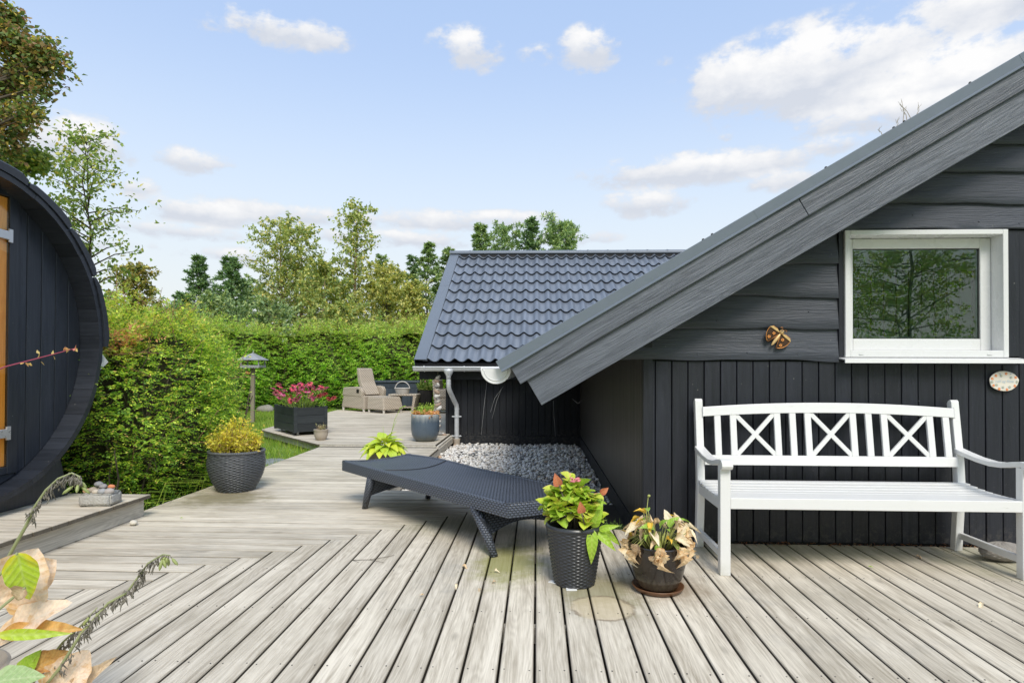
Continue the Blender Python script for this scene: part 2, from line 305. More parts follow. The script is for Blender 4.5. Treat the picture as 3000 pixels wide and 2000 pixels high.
def bigleaf(name, base, vein, edge, rough=.42, spots=None, trans=.3, edgepos=.8, edgeamt=1.0):
    """a single large leaf: colour by the leaf's own width (x) and length (y, 0..1)"""
    m, t = newmat(name); o = t.add('ShaderNodeTexCoord').outputs['Object']; s = t.add('ShaderNodeSeparateXYZ', {0: o})
    oi = t.add('ShaderNodeObjectInfo').outputs['Random']
    x, y = s.outputs[0], s.outputs[1]; ax = t.m('ABSOLUTE', x)
    p = t.v('ADD', o, t.add('ShaderNodeCombineXYZ', {0: t.m('MULTIPLY', oi, 40)}).outputs[0])
    n = t.noise(p, 5, 4, .6); n2 = t.noise(p, 18, 4, .6)
    dmid = t.m('ADD', t.v and t.m('MULTIPLY', t.m('ABSOLUTE', t.m('SUBTRACT', y, .5)), 1.5), t.m('MULTIPLY', ax, 1.6))
    f = t.sm(t.m('ADD', dmid, t.m('MULTIPLY', t.m('SUBTRACT', n, .5), .7)), edgepos-.35, edgepos+.2)
    c = t.mix(t.sm(n2, .3, .7), base, tuple(b*1.25 for b in base))
    c = t.mix(t.m('MULTIPLY', f, edgeamt), c, edge)
    vn = t.m('SINE', t.m('ADD', t.m('MULTIPLY', y, 42), t.m('MULTIPLY', ax, -46)))
    vmask = t.m('MAXIMUM', t.sm(vn, .8, 1.0), t.sm(ax, .03, .008))
    c = t.mix(t.m('MULTIPLY', vmask, .45), c, vein)
    if spots: c = t.mix(t.m('MULTIPLY', t.sm(n, .52, .68), .8), c, spots)
    d = pbr(t, c, rough, t.bump(t.m('ADD', vn, n2), .25, .004))
    tr = t.add('ShaderNodeBsdfTranslucent', {0: c}).outputs[0]
    finish(t, t.add('ShaderNodeMixShader', {0: trans, 1: d, 2: tr}).outputs[0]); return m
L_HYD = [bigleaf('hydrangea_leaf_lime', (.56, .70, .05), (.70, .76, .18), (.72, .70, .12)), bigleaf('hydrangea_leaf_green', (.36, .56, .05), (.55, .66, .14), (.46, .60, .08)),
         bigleaf('hydrangea_leaf_pink_edge', (.58, .66, .08), (.7, .7, .2), (.84, .46, .22), edgepos=1.0)]
L_HYDRED = bigleaf('hydrangea_leaf_red', (.62, .20, .09), (.75, .42, .22), (.55, .12, .10))
L_HOSTA = [bigleaf('hosta_leaf_yellow', (.66, .74, .06), (.78, .80, .18), (.80, .78, .14)), bigleaf('hosta_leaf_lime', (.48, .64, .06), (.66, .72, .14), (.68, .72, .12))]
L_WITH = [bigleaf('withered_leaf_tan', (.82, .62, .38), (.88, .74, .52), (.70, .42, .18), .75), bigleaf('withered_leaf_pale', (.90, .78, .56), (.93, .84, .68), (.82, .58, .28), .75),
          bigleaf('withered_leaf_brown', (.60, .46, .30), (.68, .55, .40), (.42, .28, .16), .8)]
L_ORANGE = bigleaf('withered_leaf_orange', (.88, .56, .06), (.88, .66, .2), (.60, .28, .08), .6)
L_STRIPE = bigleaf('hosta_leaf_cream_edge', (.30, .50, .05), (.62, .70, .30), (.74, .74, .48), edgepos=.95)
L_YSTRIPE = bigleaf('hosta_leaf_yellow_edge', (.40, .55, .04), (.55, .66, .2), (.82, .66, .03), edgepos=.8)
L_FGPALE = bigleaf('withered_leaf_peach', (.82, .64, .48), (.88, .76, .62), (.80, .50, .22), .7, spots=(.72, .44, .20), edgepos=1.0)
L_FGOR = bigleaf('withered_leaf_amber', (.70, .40, .12), (.75, .50, .2), (.30, .10, .05), .6, spots=(.55, .25, .06))
L_FGTEAL = bigleaf('hosta_leaf_pale_green', (.34, .48, .22), (.55, .64, .38), (.50, .62, .34))

def weave(name, dark, light, cu, cv, rough=.45, bump=.8, bd=.004, spec=.5):
    m, t = newmat(name); tcn = t.add('ShaderNodeTexCoord'); o = tcn.outputs['Object']; nr = t.add('ShaderNodeSeparateXYZ', {0: tcn.outputs['Normal']}).outputs[2]
    top = t.sm(t.m('ABSOLUTE', nr), .6, .75); it = t.m('SUBTRACT', 1, top)
    s = t.add('ShaderNodeSeparateXYZ', {0: o})
    u = t.m('DIVIDE', t.m('ADD', s.outputs[0], t.m('MULTIPLY', s.outputs[1], it)), cu)
    v = t.m('DIVIDE', t.m('ADD', t.m('MULTIPLY', s.outputs[2], it), t.m('MULTIPLY', s.outputs[1], top)), cv)
    row = t.m('FLOOR', v); uu = t.m('ADD', u, t.m('MULTIPLY', row, .5))
    hu = t.m('ABSOLUTE', t.m('SINE', t.m('MULTIPLY', uu, PI))); hv = t.m('ABSOLUTE', t.m('SINE', t.m('MULTIPLY', v, PI)))
    h = t.m('MULTIPLY', t.m('POWER', hu, .6), t.m('POWER', hv, .6))
    ns = t.noise(o, 60, 3)
    c = t.mix(t.sm(t.m('ADD', h, t.m('MULTIPLY', t.m('SUBTRACT', ns, .5), .4)), .1, .85), dark, light)
    finish(t, pbr(t, c, rough, t.bump(h, bump, bd), **{'Specular IOR Level': spec})); return m
M_RATTAN = weave('charcoal_rattan_weave', (.012, .014, .018), (.100, .115, .150), .034, .015, .34, .9)
M_TANWEAVE = weave('tan_wicker_weave', (.22, .18, .135), (.60, .52, .42), .075, .034, .6, .9, .008)
M_STRAND = simple('dark_grey_wicker_strand', (.095, .102, .112), .34, .25, 50, .2, spec=.6)
M_POTWEAVE = simple('black_woven_plastic', (.030, .032, .037), .32, .15, 40, .05, spec=.6)
def glaze(name, top, mid, bot, h, rough=.25, speck=True):
    m, t = newmat(name); o = t.add('ShaderNodeTexCoord').outputs['Object']; z = t.add('ShaderNodeSeparateXYZ', {0: o}).outputs[2]
    n = t.noise(t.v('MULTIPLY', o, (40, 40, 6)), 1, 5, .65); n2 = t.noise(o, 70, 4); n3 = t.noise(o, 7, 5, .65)
    f = t.m('ADD', t.m('DIVIDE', z, h), t.m('MULTIPLY', t.m('SUBTRACT', n, .5), .45))
    c = t.ramp(f, [(0, bot), (.30, mid), (.72, mid), (1, top)])
    c = t.mix(t.m('MULTIPLY', t.sm(n2, .55, .7), .35), c, tuple(min(1, x*1.8+.03) for x in mid))
    c = t.mix(t.m('MULTIPLY', t.sm(n3, .5, .75), .4), c, tuple(x*.5 for x in mid))
    finish(t, pbr(t, c, t.m('ADD', rough, t.m('MULTIPLY', n2, .15)), t.bump(n2, .08, .002), **{'Specular IOR Level': .6})); return m
M_BROWNGLAZE = glaze('dark_brown_glaze', (.020, .017, .016), (.026, .020, .017), (.13, .11, .08), .26, .10)
M_BLUEGLAZE = glaze('blue_grey_glaze', (.36, .38, .36), (.085, .115, .150), (.12, .13, .11), .45, .26)
M_SAUCER = glaze('rusty_saucer_clay', (.26, .17, .05), (.13, .055, .022), (.09, .04, .02), .04, .35)
M_BOWLPOT = simple('brown_grey_bowl_clay', (.10, .085, .07), .5, .15, 12, .2)

def glass(name, tint, refl=.5, rough=.0):
    m, t = newmat(name)
    fc = t.add('ShaderNodeLayerWeight', {0: .5}).outputs['Facing']; fr = t.m('ADD', t.m('MULTIPLY', t.m('POWER', fc, 5.0), .9), .045)
    tr = t.add('ShaderNodeBsdfTransparent', {0: tint}).outputs[0]; gl = t.add('ShaderNodeBsdfGlossy', {0: (.9, .95, .92), 1: rough}).outputs[0]
    finish(t, t.add('ShaderNodeMixShader', {0: t.m('ADD', t.m('MULTIPLY', fr, 1.0), refl, clamp=True), 1: tr, 2: gl}).outputs[0]); return m
M_GLASS = glass('window_glass', (.82, .90, .84), .03)
M_SGLASS = glass('sauna_door_glass', (.97, .88, .72), .0)
def lawn_mat():
    m, t = newmat('lawn_ground'); p = t.add('ShaderNodeNewGeometry').outputs['Position']
    n = t.noise(p, 2.2, 6, .6); n2 = t.noise(p, 40, 4)
    c = t.mix(t.sm(n, .35, .7), (.13, .22, .03), (.22, .34, .05)); c = t.mix(t.m('MULTIPLY', n2, .5), c, (.08, .12, .02))
    finish(t, pbr(t, c, .9, t.bump(n2, .8, .02))); return m
M_LAWN = lawn_mat()

# ------------------------------------------------------------------ objects
WL = {}
def setp(o, label=None, cat=None, group=None, kind=None):
    if label: o['label'] = label
    if cat: o['category'] = cat
    if group: o['group'] = group
    if kind: o['kind'] = kind
    return o
def thing(name, label, cat, loc=(0, 0, 0), group=None, rz=0.0, kind=None):
    o = bpy.data.objects.new(name, None); C.objects.link(o); o.location = loc; o.rotation_euler = (0, 0, rz); o.empty_display_size = .2
    WL[o.name] = Vector(loc); return setp(o, label, cat, group, kind)
def link(name, me, parent=None, loc=(0, 0, 0), rot=None, local=False):
    """loc is a world place unless local"""
    o = bpy.data.objects.new(name, me); C.objects.link(o)
    if parent is not None:
        o.parent = parent; o.location = Vector(loc) if local else Vector(loc)-WL[parent.name]
    else: o.location = loc
    if rot is not None: o.rotation_euler = rot
    WL[o.name] = Vector(loc) if not local else WL[parent.name]+Vector(loc)
    return o
def np_mesh(name, V, F, mat, smooth=False):
    """uniform faces (n,3) or (n,4)"""
    me = bpy.data.meshes.new(name); V = np.asarray(V, dtype=np.float32); F = np.asarray(F, dtype=np.int32); k = F.shape[1]
    me.vertices.add(len(V)); me.vertices.foreach_set('co', V.ravel())
    me.loops.add(F.size); me.loops.foreach_set('vertex_index', F.ravel())
    me.polygons.add(len(F)); me.polygons.foreach_set('loop_start', np.arange(0, F.size, k, dtype=np.int32))
    me.update(calc_edges=True)
    if smooth: me.polygons.foreach_set('use_smooth', np.ones(len(F), dtype=bool))
    me.materials.append(mat); return me
class MB:
    def __init__(s): s.V = []; s.F = []; s.M = []; s.mi = 0
    def add(s, V, F):
        b = len(s.V); s.V += [tuple(v) for v in V]; s.F += [tuple(i+b for i in f) for f in F]; s.M += [s.mi]*len(F); return s
    def box(s, x0, x1, y0, y1, z0, z1):
        return s.add([(x0, y0, z0), (x1, y0, z0), (x1, y1, z0), (x0, y1, z0), (x0, y0, z1), (x1, y0, z1), (x1, y1, z1), (x0, y1, z1)],
                     [(3, 2, 1, 0), (4, 5, 6, 7), (0, 1, 5, 4), (1, 2, 6, 5), (2, 3, 7, 6), (3, 0, 4, 7)])
    def bar(s, p0, p1, wd, ht, up=(0, 0, 1), w1=None, h1=None):
        p0, p1 = Vector(p0), Vector(p1); d = (p1-p0).normalized(); sd = d.cross(Vector(up)).normalized(); u = sd.cross(d)
        w1 = wd if w1 is None else w1; h1 = ht if h1 is None else h1
        vs = []
        for p, a, b in ((p0, wd/2, ht/2), (p1, w1/2, h1/2)):
            vs += [p-sd*a-u*b, p+sd*a-u*b, p+sd*a+u*b, p-sd*a+u*b]
        return s.add(vs, [(3, 2, 1, 0), (4, 5, 6, 7), (0, 1, 5, 4), (1, 2, 6, 5), (2, 3, 7, 6), (3, 0, 4, 7)])
    def tube(s, pts, r, n=8, cap=True):
        pts = [Vector(p) for p in pts]; m = len(pts); rs = r if isinstance(r, (list, tuple)) else [r]*m
        vs = []; ref = None
        for i, p in enumerate(pts):
            d = (pts[min(i+1, m-1)]-pts[max(i-1, 0)]).normalized()
            if ref is None: ref = Vector((0, 0, 1)) if abs(d.z) < .9 else Vector((1, 0, 0))
            a = d.cross(ref).normalized(); b = a.cross(d); ref = b
            for k in range(n):
                t = 2*PI*k/n; vs.append(p+(a*math.cos(t)+b*math.sin(t))*rs[i])
        fs = [(i*n+k, i*n+(k+1) % n, (i+1)*n+(k+1) % n, (i+1)*n+k) for i in range(m-1) for k in range(n)]
        if cap: fs += [tuple(range(n))[::-1], tuple(range((m-1)*n, m*n))]
        return s.add(vs, fs)
    def lathe(s, prof, n=32, c=(0, 0, 0), cap=True, sq=1.0):
        vs = [(c[0]+r*math.cos(2*PI*k/n), c[1]+r*sq*math.sin(2*PI*k/n), c[2]+z) for r, z in prof for k in range(n)]; m = len(prof)
        fs = [(i*n+k, i*n+(k+1) % n, (i+1)*n+(k+1) % n, (i+1)*n+k) for i in range(m-1) for k in range(n)]
        if cap: fs += [tuple(range(n))[::-1], tuple(range((m-1)*n, m*n))]
        return s.add(vs, fs)
    def prism(s, poly, f0, f1):
        """poly: list of 2D points; f0,f1 map a 2D point to 3D at both ends"""
        n = len(poly); return s.add([f0(p) for p in poly]+[f1(p) for p in poly], [tuple(range(n))[::-1], tuple(range(n, 2*n))]+[(i, (i+1) % n, (i+1) % n+n, i+n) for i in range(n)])
    def grid(s, fn, nu, nv, closed=False):
        vs = [fn(i/nu, j/nv) for j in range(nv+1) for i in range(nu+(0 if closed else 1))]; W = nu+(0 if closed else 1)
        return s.add(vs, [(j*W+i, j*W+(i+1) % W, (j+1)*W+(i+1) % W, (j+1)*W+i) for j in range(nv) for i in range(nu)])
    def ball(s, c, r, nu=12, nv=8, seed=0, amt=0.0):
        rx, ry, rz_ = r if isinstance(r, (tuple, list)) else (r, r, r); rr = random.Random(seed); ph = [rr.uniform(0, 6) for _ in range(6)]
        def fn(u, v):
            a, b = 2*PI*u, PI*(v-.5); k = 1+amt*(math.sin(3*a+ph[0])*math.cos(b)+math.sin(2*b+ph[1]+a)+.5*math.sin(5*a+ph[2]+3*b)*math.cos(b))
            return (c[0]+rx*k*math.cos(b)*math.cos(a), c[1]+ry*k*math.cos(b)*math.sin(a), c[2]+rz_*k*math.sin(b))
        return s.grid(fn, nu, nv, True)
    def mesh(s, name, mat, smooth=False, origin=None):
        me = bpy.data.meshes.new(name); o = Vector(origin) if origin is not None else Vector((0, 0, 0))
        me.from_pydata([Vector(v)-o for v in s.V], [], s.F)
        for m in (mat if isinstance(mat, (list, tuple)) else [mat]): me.materials.append(m)
        if isinstance(mat, (list, tuple)): me.polygons.foreach_set('material_index', s.M)
        if smooth: me.polygons.foreach_set('use_smooth', [True]*len(me.polygons))
        me.update(); return me
    def build(s, name, mat, parent=None, smooth=False, bevel=0, local=False, at=None, label=None, kind=None, sharp=None):
        """verts in world coordinates (or the parent's own frame when local); the origin goes to the parent or to at"""
        if local: me = s.mesh(name, mat, smooth); o = link(name, me, parent, (0, 0, 0), local=True)
        else:
            org = Vector(at) if at is not None else (WL[parent.name] if parent is not None else Vector((0, 0, 0)))
            me = s.mesh(name, mat, smooth, org); o = link(name, me, parent, org)
        if smooth and sharp is not None: me.set_sharp_from_angle(angle=rad(sharp))
        if bevel:
            b = o.modifiers.new('bevel', 'BEVEL'); b.width = bevel; b.segments = 2; b.limit_method = 'ANGLE'; b.angle_limit = rad(40)
        if label: o['label'] = label
        if kind: o['kind'] = kind
        return o

def board_mesh(wd, ln, th, ch=.004):
    """board along Y, centred, top at z=0"""
    a = wd/2; p = [(-a, -th), (a, -th), (a, -ch), (a-ch, 0), (-a+ch, 0), (-a, -ch)]
    m = MB(); m.prism(p, lambda q: (q[0], -ln/2, q[1]), lambda q: (q[0], ln/2, q[1])); return m
_bm = {}
def board(name, parent, x0, x1, y0, y1, zt, th=.028, mat=M_DECK, along='Y', jit=.0012):
    wd, ln = (x1-x0, y1-y0) if along == 'Y' else (y1-y0, x1-x0)
    key = (round(wd, 3), round(ln, 2), th, mat.name)
    if key not in _bm: _bm[key] = board_mesh(wd, ln, th).mesh(name, mat)
    return link(name, _bm[key], parent, ((x0+x1)/2, (y0+y1)/2, zt+random.uniform(-jit, jit)), rot=(0, random.uniform(-.002, .002) if along == 'Y' else 0, (0 if along == 'Y' else PI/2)+random.uniform(-.0006, .0006)))

# ================================================================== GROUND
GZ = -.12
m = MB(); m.grid(lambda u, v: (-300+600*u, -300+600*v, GZ-.16), 8, 8)
m.box(-300, -5.43, -300, 300, GZ-.10, GZ-.02); m.box(-5.428, -3.46, -300, 17.4, GZ-.10, GZ-.021); m.box(-5.426, 300, 17.41, 300, GZ-.10, GZ-.019); m.box(-3.458, 300, -300, .5, GZ-.10, GZ-.0205)
setp(m.build('ground', M_LAWN), 'flat green garden ground around the decks and houses', None, None, 'structure')
m = MB(); m.add([(-3.46, .5, GZ+.0), (6.4, .5, GZ), (6.4, 4.5, GZ), (.79, 4.5, GZ), (.79, 6.2, GZ), (-1.55, 6.2, GZ), (-1.55, 17.4, GZ), (-5.4, 17.4, GZ), (-5.4, 11.8, GZ), (-3.46, 9.6, GZ)], [tuple(range(10))])
setp(m.build('soil_under_deck', M_DARKVOID), 'dark soil under the timber decks', None, None, 'structure')
# ---- lower deck
PT, G0, E0 = .15, -.0077, 4.4103
deck = thing('lower_deck', 'weathered grey timber deck with boards meeting in a stepped mitre', None, (0, 0, -.028)); deck['kind'] = 'structure'
GAP = .0105
YF = .9
for k in range(-23, 43):
    x0, x1 = G0+PT*k+GAP/2, G0+PT*(k+1)-GAP/2
    yend = min(E0+PT*(k+10)-GAP/2, 6.20)
    if x0 > .44: yend = min(yend, 4.80)
    if x0 > .70: yend = min(yend, 4.455)
    if yend < YF+.3: continue
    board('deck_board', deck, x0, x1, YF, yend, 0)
j = -20
while True:
    y0 = E0+PT*j+.0065; y1 = y0+PT-.013; xr = G0+PT*(j-9)-GAP/2
    if y1 > 9.57: break
    if y0 > 6.2: xr = -1.54
    if y0 > .9:
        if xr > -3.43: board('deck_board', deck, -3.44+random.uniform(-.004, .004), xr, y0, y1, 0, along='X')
    j += 1
m = MB()
for yy in np.arange(1.2, 4.4, .62): m.box(-3.3, 6.3, yy-.02, yy+.02, -.11, -.03)
m.box(-3.42, -3.385, 1, 9.5, -.115, -.030); m.box(-1.585, -1.55, 6.2, 11.36, -.13, -.030)
m.build('joist_frame', M_DECKSIDE, deck)
m = MB()   # screw heads
for yy in np.arange(1.35, 4.6, .6):
    for k in range(-14, 24):
        for s_ in (.025, PT-.025):
            x = G0+PT*k+s_+random.uniform(-.004, .004); y = yy+random.uniform(-.008, .008)
            if y < min(E0+PT*(k+10), 4.4)-.05: m.lathe([(.0036, 0), (.0036, .0014)], 6, (x, y, .0002))
m.build('deck_screw', M_SCREW, deck, kind='stuff')
# ---- upper deck
up = thing('upper_deck', 'raised far timber deck in front of the lounge chairs', None, (-3.4, 9.6, 0)); up['kind'] = 'structure'
UZ = .036
y = 9.585; i = 0
while y < 17.3:
    # left edge runs back at a slant, then straight
    xl = -3.47-(y-9.55)*(5.42-3.47)/(11.75-9.55) if y < 11.75 else -5.43-(y-11.75)*.06
    xr = -1.61 if y < 11.2 else -1.70
    slant = (lambda q: -3.47-(q-9.55)*(5.42-3.47)/(11.75-9.55) if q < 11.75 else -5.43)
    if y < 11.75:
        y1_ = y+PT-.006; xc, yc = (slant(y)+xr)/2, (y+y1_)/2; m = MB(); pl_ = [(slant(y), y), (xr, y), (xr, y1_), (slant(y1_), y1_)]
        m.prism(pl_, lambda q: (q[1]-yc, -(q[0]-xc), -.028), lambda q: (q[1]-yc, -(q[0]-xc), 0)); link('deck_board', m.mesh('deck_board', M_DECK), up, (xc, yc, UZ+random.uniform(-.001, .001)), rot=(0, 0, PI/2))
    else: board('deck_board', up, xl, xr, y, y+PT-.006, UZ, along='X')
    y += PT; i += 1
m = MB(); m.box(-1.60, -1.565, 9.64, 11.28, -.13, UZ-.03); m.box(-3.42, -1.60, 9.64, 9.67, -.0, UZ-.029); m.box(-3.46, -1.60, 9.575, 9.583, -.0, UZ-.006)
m.add([(-3.45, 9.62, .006), (-5.38, 11.8, .006), (-5.38, 11.8, -.10), (-3.45, 9.62, -.10)], [(0, 1, 2, 3)])
m.build('edge_board', M_DECKSIDE, up)
# ---- step platform in front of the sauna
pf = thing('sauna_step_platform', 'low grey timber step with overhanging board ends beside the barrel sauna', 'wooden step', (-3.6, 4, 0))
y = 5.03-PT
while y > 1.2:
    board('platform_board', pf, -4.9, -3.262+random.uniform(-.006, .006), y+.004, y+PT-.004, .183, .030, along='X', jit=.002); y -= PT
MB().box(-3.345, -3.315, 1.2, 5.02, .003, .152).build('fascia_board', M_DECKSIDE, pf, bevel=.002, at=(-3.33, 3, 0))
MB().box(-4.9, -3.346, 4.98, 5.01, -.1, .152).build('end_board', M_DECKSIDE, pf)
# ---- gravel bed
gx0, gx1, gy0, gy1, gz = -1.548, .775, 6.22, 11.28, -.175
m = MB(); m.box(gx0, gx1, gy0, gy1, gz-.05, gz-.012); m.box(.45, .775, 4.82, gy0, gz-.05, gz-.012)
setp(m.build('gravel_bed', simple('sandy_gravel_base', (.22, .20, .18), .95, .3, 60, 1.0, .02)), 'gravel bed between the two black walls', None, None, 'structure')
ico = bmesh.new(); bmesh.ops.create_icosphere(ico, subdivisions=1, radius=1); IV = np.array([v.co[:] for v in ico.verts]); IF = np.array([[v.index for v in f.verts] for f in ico.faces]); ico.free()
ico = bmesh.new(); bmesh.ops.create_icosphere(ico, subdivisions=2, radius=1); IV2 = np.array([v.co[:] for v in ico.verts]); IF2 = np.array([[v.index for v in f.verts] for f in ico.faces]); ico.free()
def stones(P, S, rng, IV=IV, IF=IF):
    n = len(P); k = len(IV)
    ang = rng.uniform(0, 2*PI, n); tl = rng.normal(0, .35, n)
    sc = S[:, None]*np.stack([rng.uniform(.8, 1.3, n), rng.uniform(.7, 1.05, n), rng.uniform(.5, .85, n)], 1)
    V = IV[None]*(1+rng.normal(0, .09, (n, k)))[:, :, None]*sc[:, None]
    c, s = np.cos(tl)[:, None], np.sin(tl)[:, None]; V = np.stack([V[..., 0]*c-V[..., 2]*s, V[..., 1], V[..., 0]*s+V[..., 2]*c], 2)
    c, s = np.cos(ang)[:, None], np.sin(ang)[:, None]; V = np.stack([V[..., 0]*c-V[..., 1]*s, V[..., 0]*s+V[..., 1]*c, V[..., 2]], 2)
    V += P[:, None]; F = (IF[None]+(np.arange(n)*k)[:, None, None]).reshape(-1, 3); return V.reshape(-1, 3), F
def jit_grid(x0, x1, y0, y1, st, rng):
    gx, gy = np.meshgrid(np.arange(x0, x1, st), np.arange(y0, y1, st)); n = gx.size
    return np.stack([gx.ravel()+rng.uniform(-st*.45, st*.45, n), gy.ravel()+rng.uniform(-st*.45, st*.45, n)], 1)
Q = np.concatenate([jit_grid(gx0+.02, gx1-.01, 6.3, 11.25, .052, RNG), jit_grid(.47, .76, 4.84, 6.3, .05, RNG), jit_grid(gx0+.02, gx1-.01, 6.3, 11.25, .085, RNG)])
hz = np.full(len(Q), gz)+.010*np.sin(Q[:, 0]*5)+.012*np.cos(Q[:, 1]*3.1)+RNG.uniform(0, .022, len(Q)); hz[-len(jit_grid(gx0+.02, gx1-.01, 6.3, 11.25, .085, np.random.default_rng(1))):] += .022
V, F = stones(np.column_stack([Q, hz]), RNG.uniform(.019, .038, len(Q)), RNG)
setp(link('gravel', np_mesh('gravel', V, F, M_GRAVEL, True)), 'loose white, grey and tan pebbles between the black walls', 'gravel', None, 'stuff')

# ================================================================== FRONT GABLE HOUSE
WY, HX = 4.48, .785
TH = math.atan((3.361-1.298)/(3.223+.279)); cT, sT = math.cos(TH), math.sin(TH)
def SN(s_, n_): return (s_*cT-n_*sT, s_*sT+n_*cT)     # slope coordinates -> X,Z
RX = 6.3                                              # ridge X
SR = RX/cT+1.26*sT/cT                                 # slope position of the ridge for n=1.26
gh = thing('black_gable_house', 'black timber summer house wing with a sloping gable, white window and grey barge boards', 'house', (3.5, 6, 0))
# wall core with the window opening (slightly behind the boards)
WX0, WX1, WZ0, WZ1 = 2.206, 3.339, 1.342, 2.253
def rooflim(x, n=1.0): return x*math.tan(TH)+n/cT if x < RX else (2*RX-x)*math.tan(TH)+n/cT
m = MB(); yb = WY+.03
def wallpoly(pts): m.prism(pts, lambda p: (p[0], yb, p[1]), lambda p: (p[0], yb+.14, p[1]))
wallpoly([(HX+.03, -.2), (WX0, -.2), (WX0, rooflim(WX0)), (HX+.03, rooflim(HX+.03))])
wallpoly([(WX1, -.2), (RX, -.2), (RX, rooflim(RX)), (WX1, rooflim(WX1))])
wallpoly([(WX0, -.2), (WX1, -.2), (WX1, WZ0), (WX0, WZ0)]); wallpoly([(WX0, WZ1), (WX1, WZ1), (WX1, rooflim(WX1)), (WX0, rooflim(WX0))])
wallpoly([(RX, -.2), (2*RX-HX, -.2), (2*RX-HX, rooflim(2*RX-HX)), (RX, rooflim(RX))])
m.box(HX+.03, HX+.14, yb+.14, 11.3, -.2, rooflim(HX+.14)-.02); m.box(2*RX-HX-.14, 2*RX-HX, yb+.14, 11.3, -.2, rooflim(HX+.14)-.02)
m.build('wall', M_BLACKD, gh)
# vertical boards of the lower wall
xs = [HX+.0, .862]+[.981+.1167*k for k in range(0, 11)]
x = xs[-1]
while x < 9.0: x += .1167; xs.append(x)
def vboard(parent, x0, x1, z0, z1, yf, mat, name='wall_board', th=.022):
    w_ = x1-x0-.007; me = MB(); h = z1-z0; c_ = .003
    me.prism([(-w_/2, th), (w_/2, th), (w_/2, c_), (w_/2-c_, 0), (-w_/2+c_, 0), (-w_/2, c_)], lambda q: (q[0], q[1], -h/2), lambda q: (q[0], q[1], h/2))
    return link(name, me.mesh(name, mat), parent, ((x0+x1)/2, yf+random.uniform(-.0015, .0015), (z0+z1)/2), rot=(0, random.uniform(-.001, .001), 0))
for a, b in zip(xs[:-1], xs[1:]):
    if b < 2.16 or a > 3.42 or True: vboard(gh, a, b, .012, 1.309 if not (a > WX1-.09) else (1.290 if b < 3.46 else 2.25), WY, M_BLACKV)
for a, b in ((3.345, 3.441),): vboard(gh, a, b, 1.35, 2.25, WY, M_BLACKV)
MB().box(HX-.012, HX+.055, WY-.012, WY+.05, -.15, 1.5).build('corner_trim', M_BLACKV, gh, at=(HX, WY, .7), bevel=.003)
# horizontal lap boards with natural wavy edges
laps = [1.314, 1.554, 1.781, 2.016, 2.253, 2.448, 2.675, 2.862, 3.09, 3.32, 3.56, 3.80, 4.05, 4.30, 4.55, 4.80]
def lap(z0, z1, xa, xb, seed, yoff=0):
    rr = random.Random(seed); ph = [rr.uniform(0, 6.3) for _ in range(5)]; L = xb-xa; n = max(6, int(L/.07))
    wav = lambda x, p=0: .010*math.sin(x*2.1+ph[0+p])+.006*math.sin(x*5.3+ph[1+p])+.003*math.sin(x*13+ph[2+p])
    zc, xc = (z0+z1)/2, (xa+xb)/2; vs, fs = [], []
    for i in range(n+1):
        x = xa+L*i/n; zt_, zb_ = z1+.028, z0+wav(x)
        zt_ = min(zt_, rooflim(x, 1.1)); zb_ = min(zb_, zt_-.004)
        f = lambda z: (z1-z)/(z1-z0)                       # 0 top .. 1 bottom
        dish = lambda k: .004*math.sin(PI*k)
        row = [(zt_, .004), (zb_+(zt_-zb_)*.6, -.010+dish(.4)), (zb_+(zt_-zb_)*.25, -.019), (zb_+.008, -.026), (zb_, -.022), (zb_, .006)]
        vs += [(x-xc, yy+yoff, zz-zc) for zz, yy in row]
    k = 6
    for i in range(n):
        for j in range(k): fs.append((i*k+j, i*k+(j+1) % k, (i+1)*k+(j+1) % k, (i+1)*k+j))
    fs += [tuple(range(k))[::-1], tuple(range(n*k, n*k+k))]
    mm = MB(); mm.add(vs, fs); link('lap_board', mm.mesh('lap_board', M_LAP, True), gh, (xc, WY+.004, zc)).data.set_sharp_from_angle(angle=rad(35))
for i in range(len(laps)-1):
    z0, z1 = laps[i], laps[i+1]; xl = (z0+.06-1.10/cT)/math.tan(TH)
    if z1 <= 2.26: lap(z0, z1, max(xl, .3), 2.165, i)
    else:
        xr = 2*RX-xl; xm = 4.6+random.uniform(-.5, .5)
        if xl < xm-.3: lap(z0, z1, xl, xm, i); lap(z0, z1, xm+.003, xr, i+50)
        else: lap(z0, z1, xl, xr, i)
MB().box(2.168, 2.200, WY-.016, WY+.02, 1.315, 2.25).build('side_trim', M_BLACKV, gh, bevel=.002, at=(2.18, WY, 1.8))
m = MB(); rn = random.Random(3)
for i in range(len(laps)-1):
    for k in range(9):
        x_ = rn.uniform(.9, 5.0); z_ = laps[i]+rn.choice((.05, .11))+rn.uniform(-.012, .012)
        if z_ < rooflim(x_, .84)-.03 and not (2.14 < x_ < 3.6 and z_ < 2.28): m.ball((x_, WY-.018 if z_-laps[i] < .08 else WY-.008, z_), (.0055, .004, .0055), 8, 5)
m.build('nail_head', M_LAP, gh, True, kind='stuff')
# side wall: narrow ribbed boards facing the gravel
n = 0; y = WY+.055
while y < 11.26:
    m = MB(); h = 1.62
    m.prism([(.0, -.034), (-.016, -.031), (-.018, .026), (.0, .033)], lambda q: (q[0], q[1], -h/2), lambda q: (q[0], q[1], h/2))
    if n == 0: rib = m.mesh('side_board', wood('brown_black_side_board', (.018, .0165, .0155), (.070, .062, .054), .42, axis='Z', knots=.2, bump=.2, spec=.5))
    link('side_board', rib, gh, (HX+.028, y+.038, h/2+.02)); y += .0775; n += 1
MB().box(HX-.004, HX+.03, WY+.05, 11.28, -.20, .02).build('plinth_board', M_BLACKD, gh)
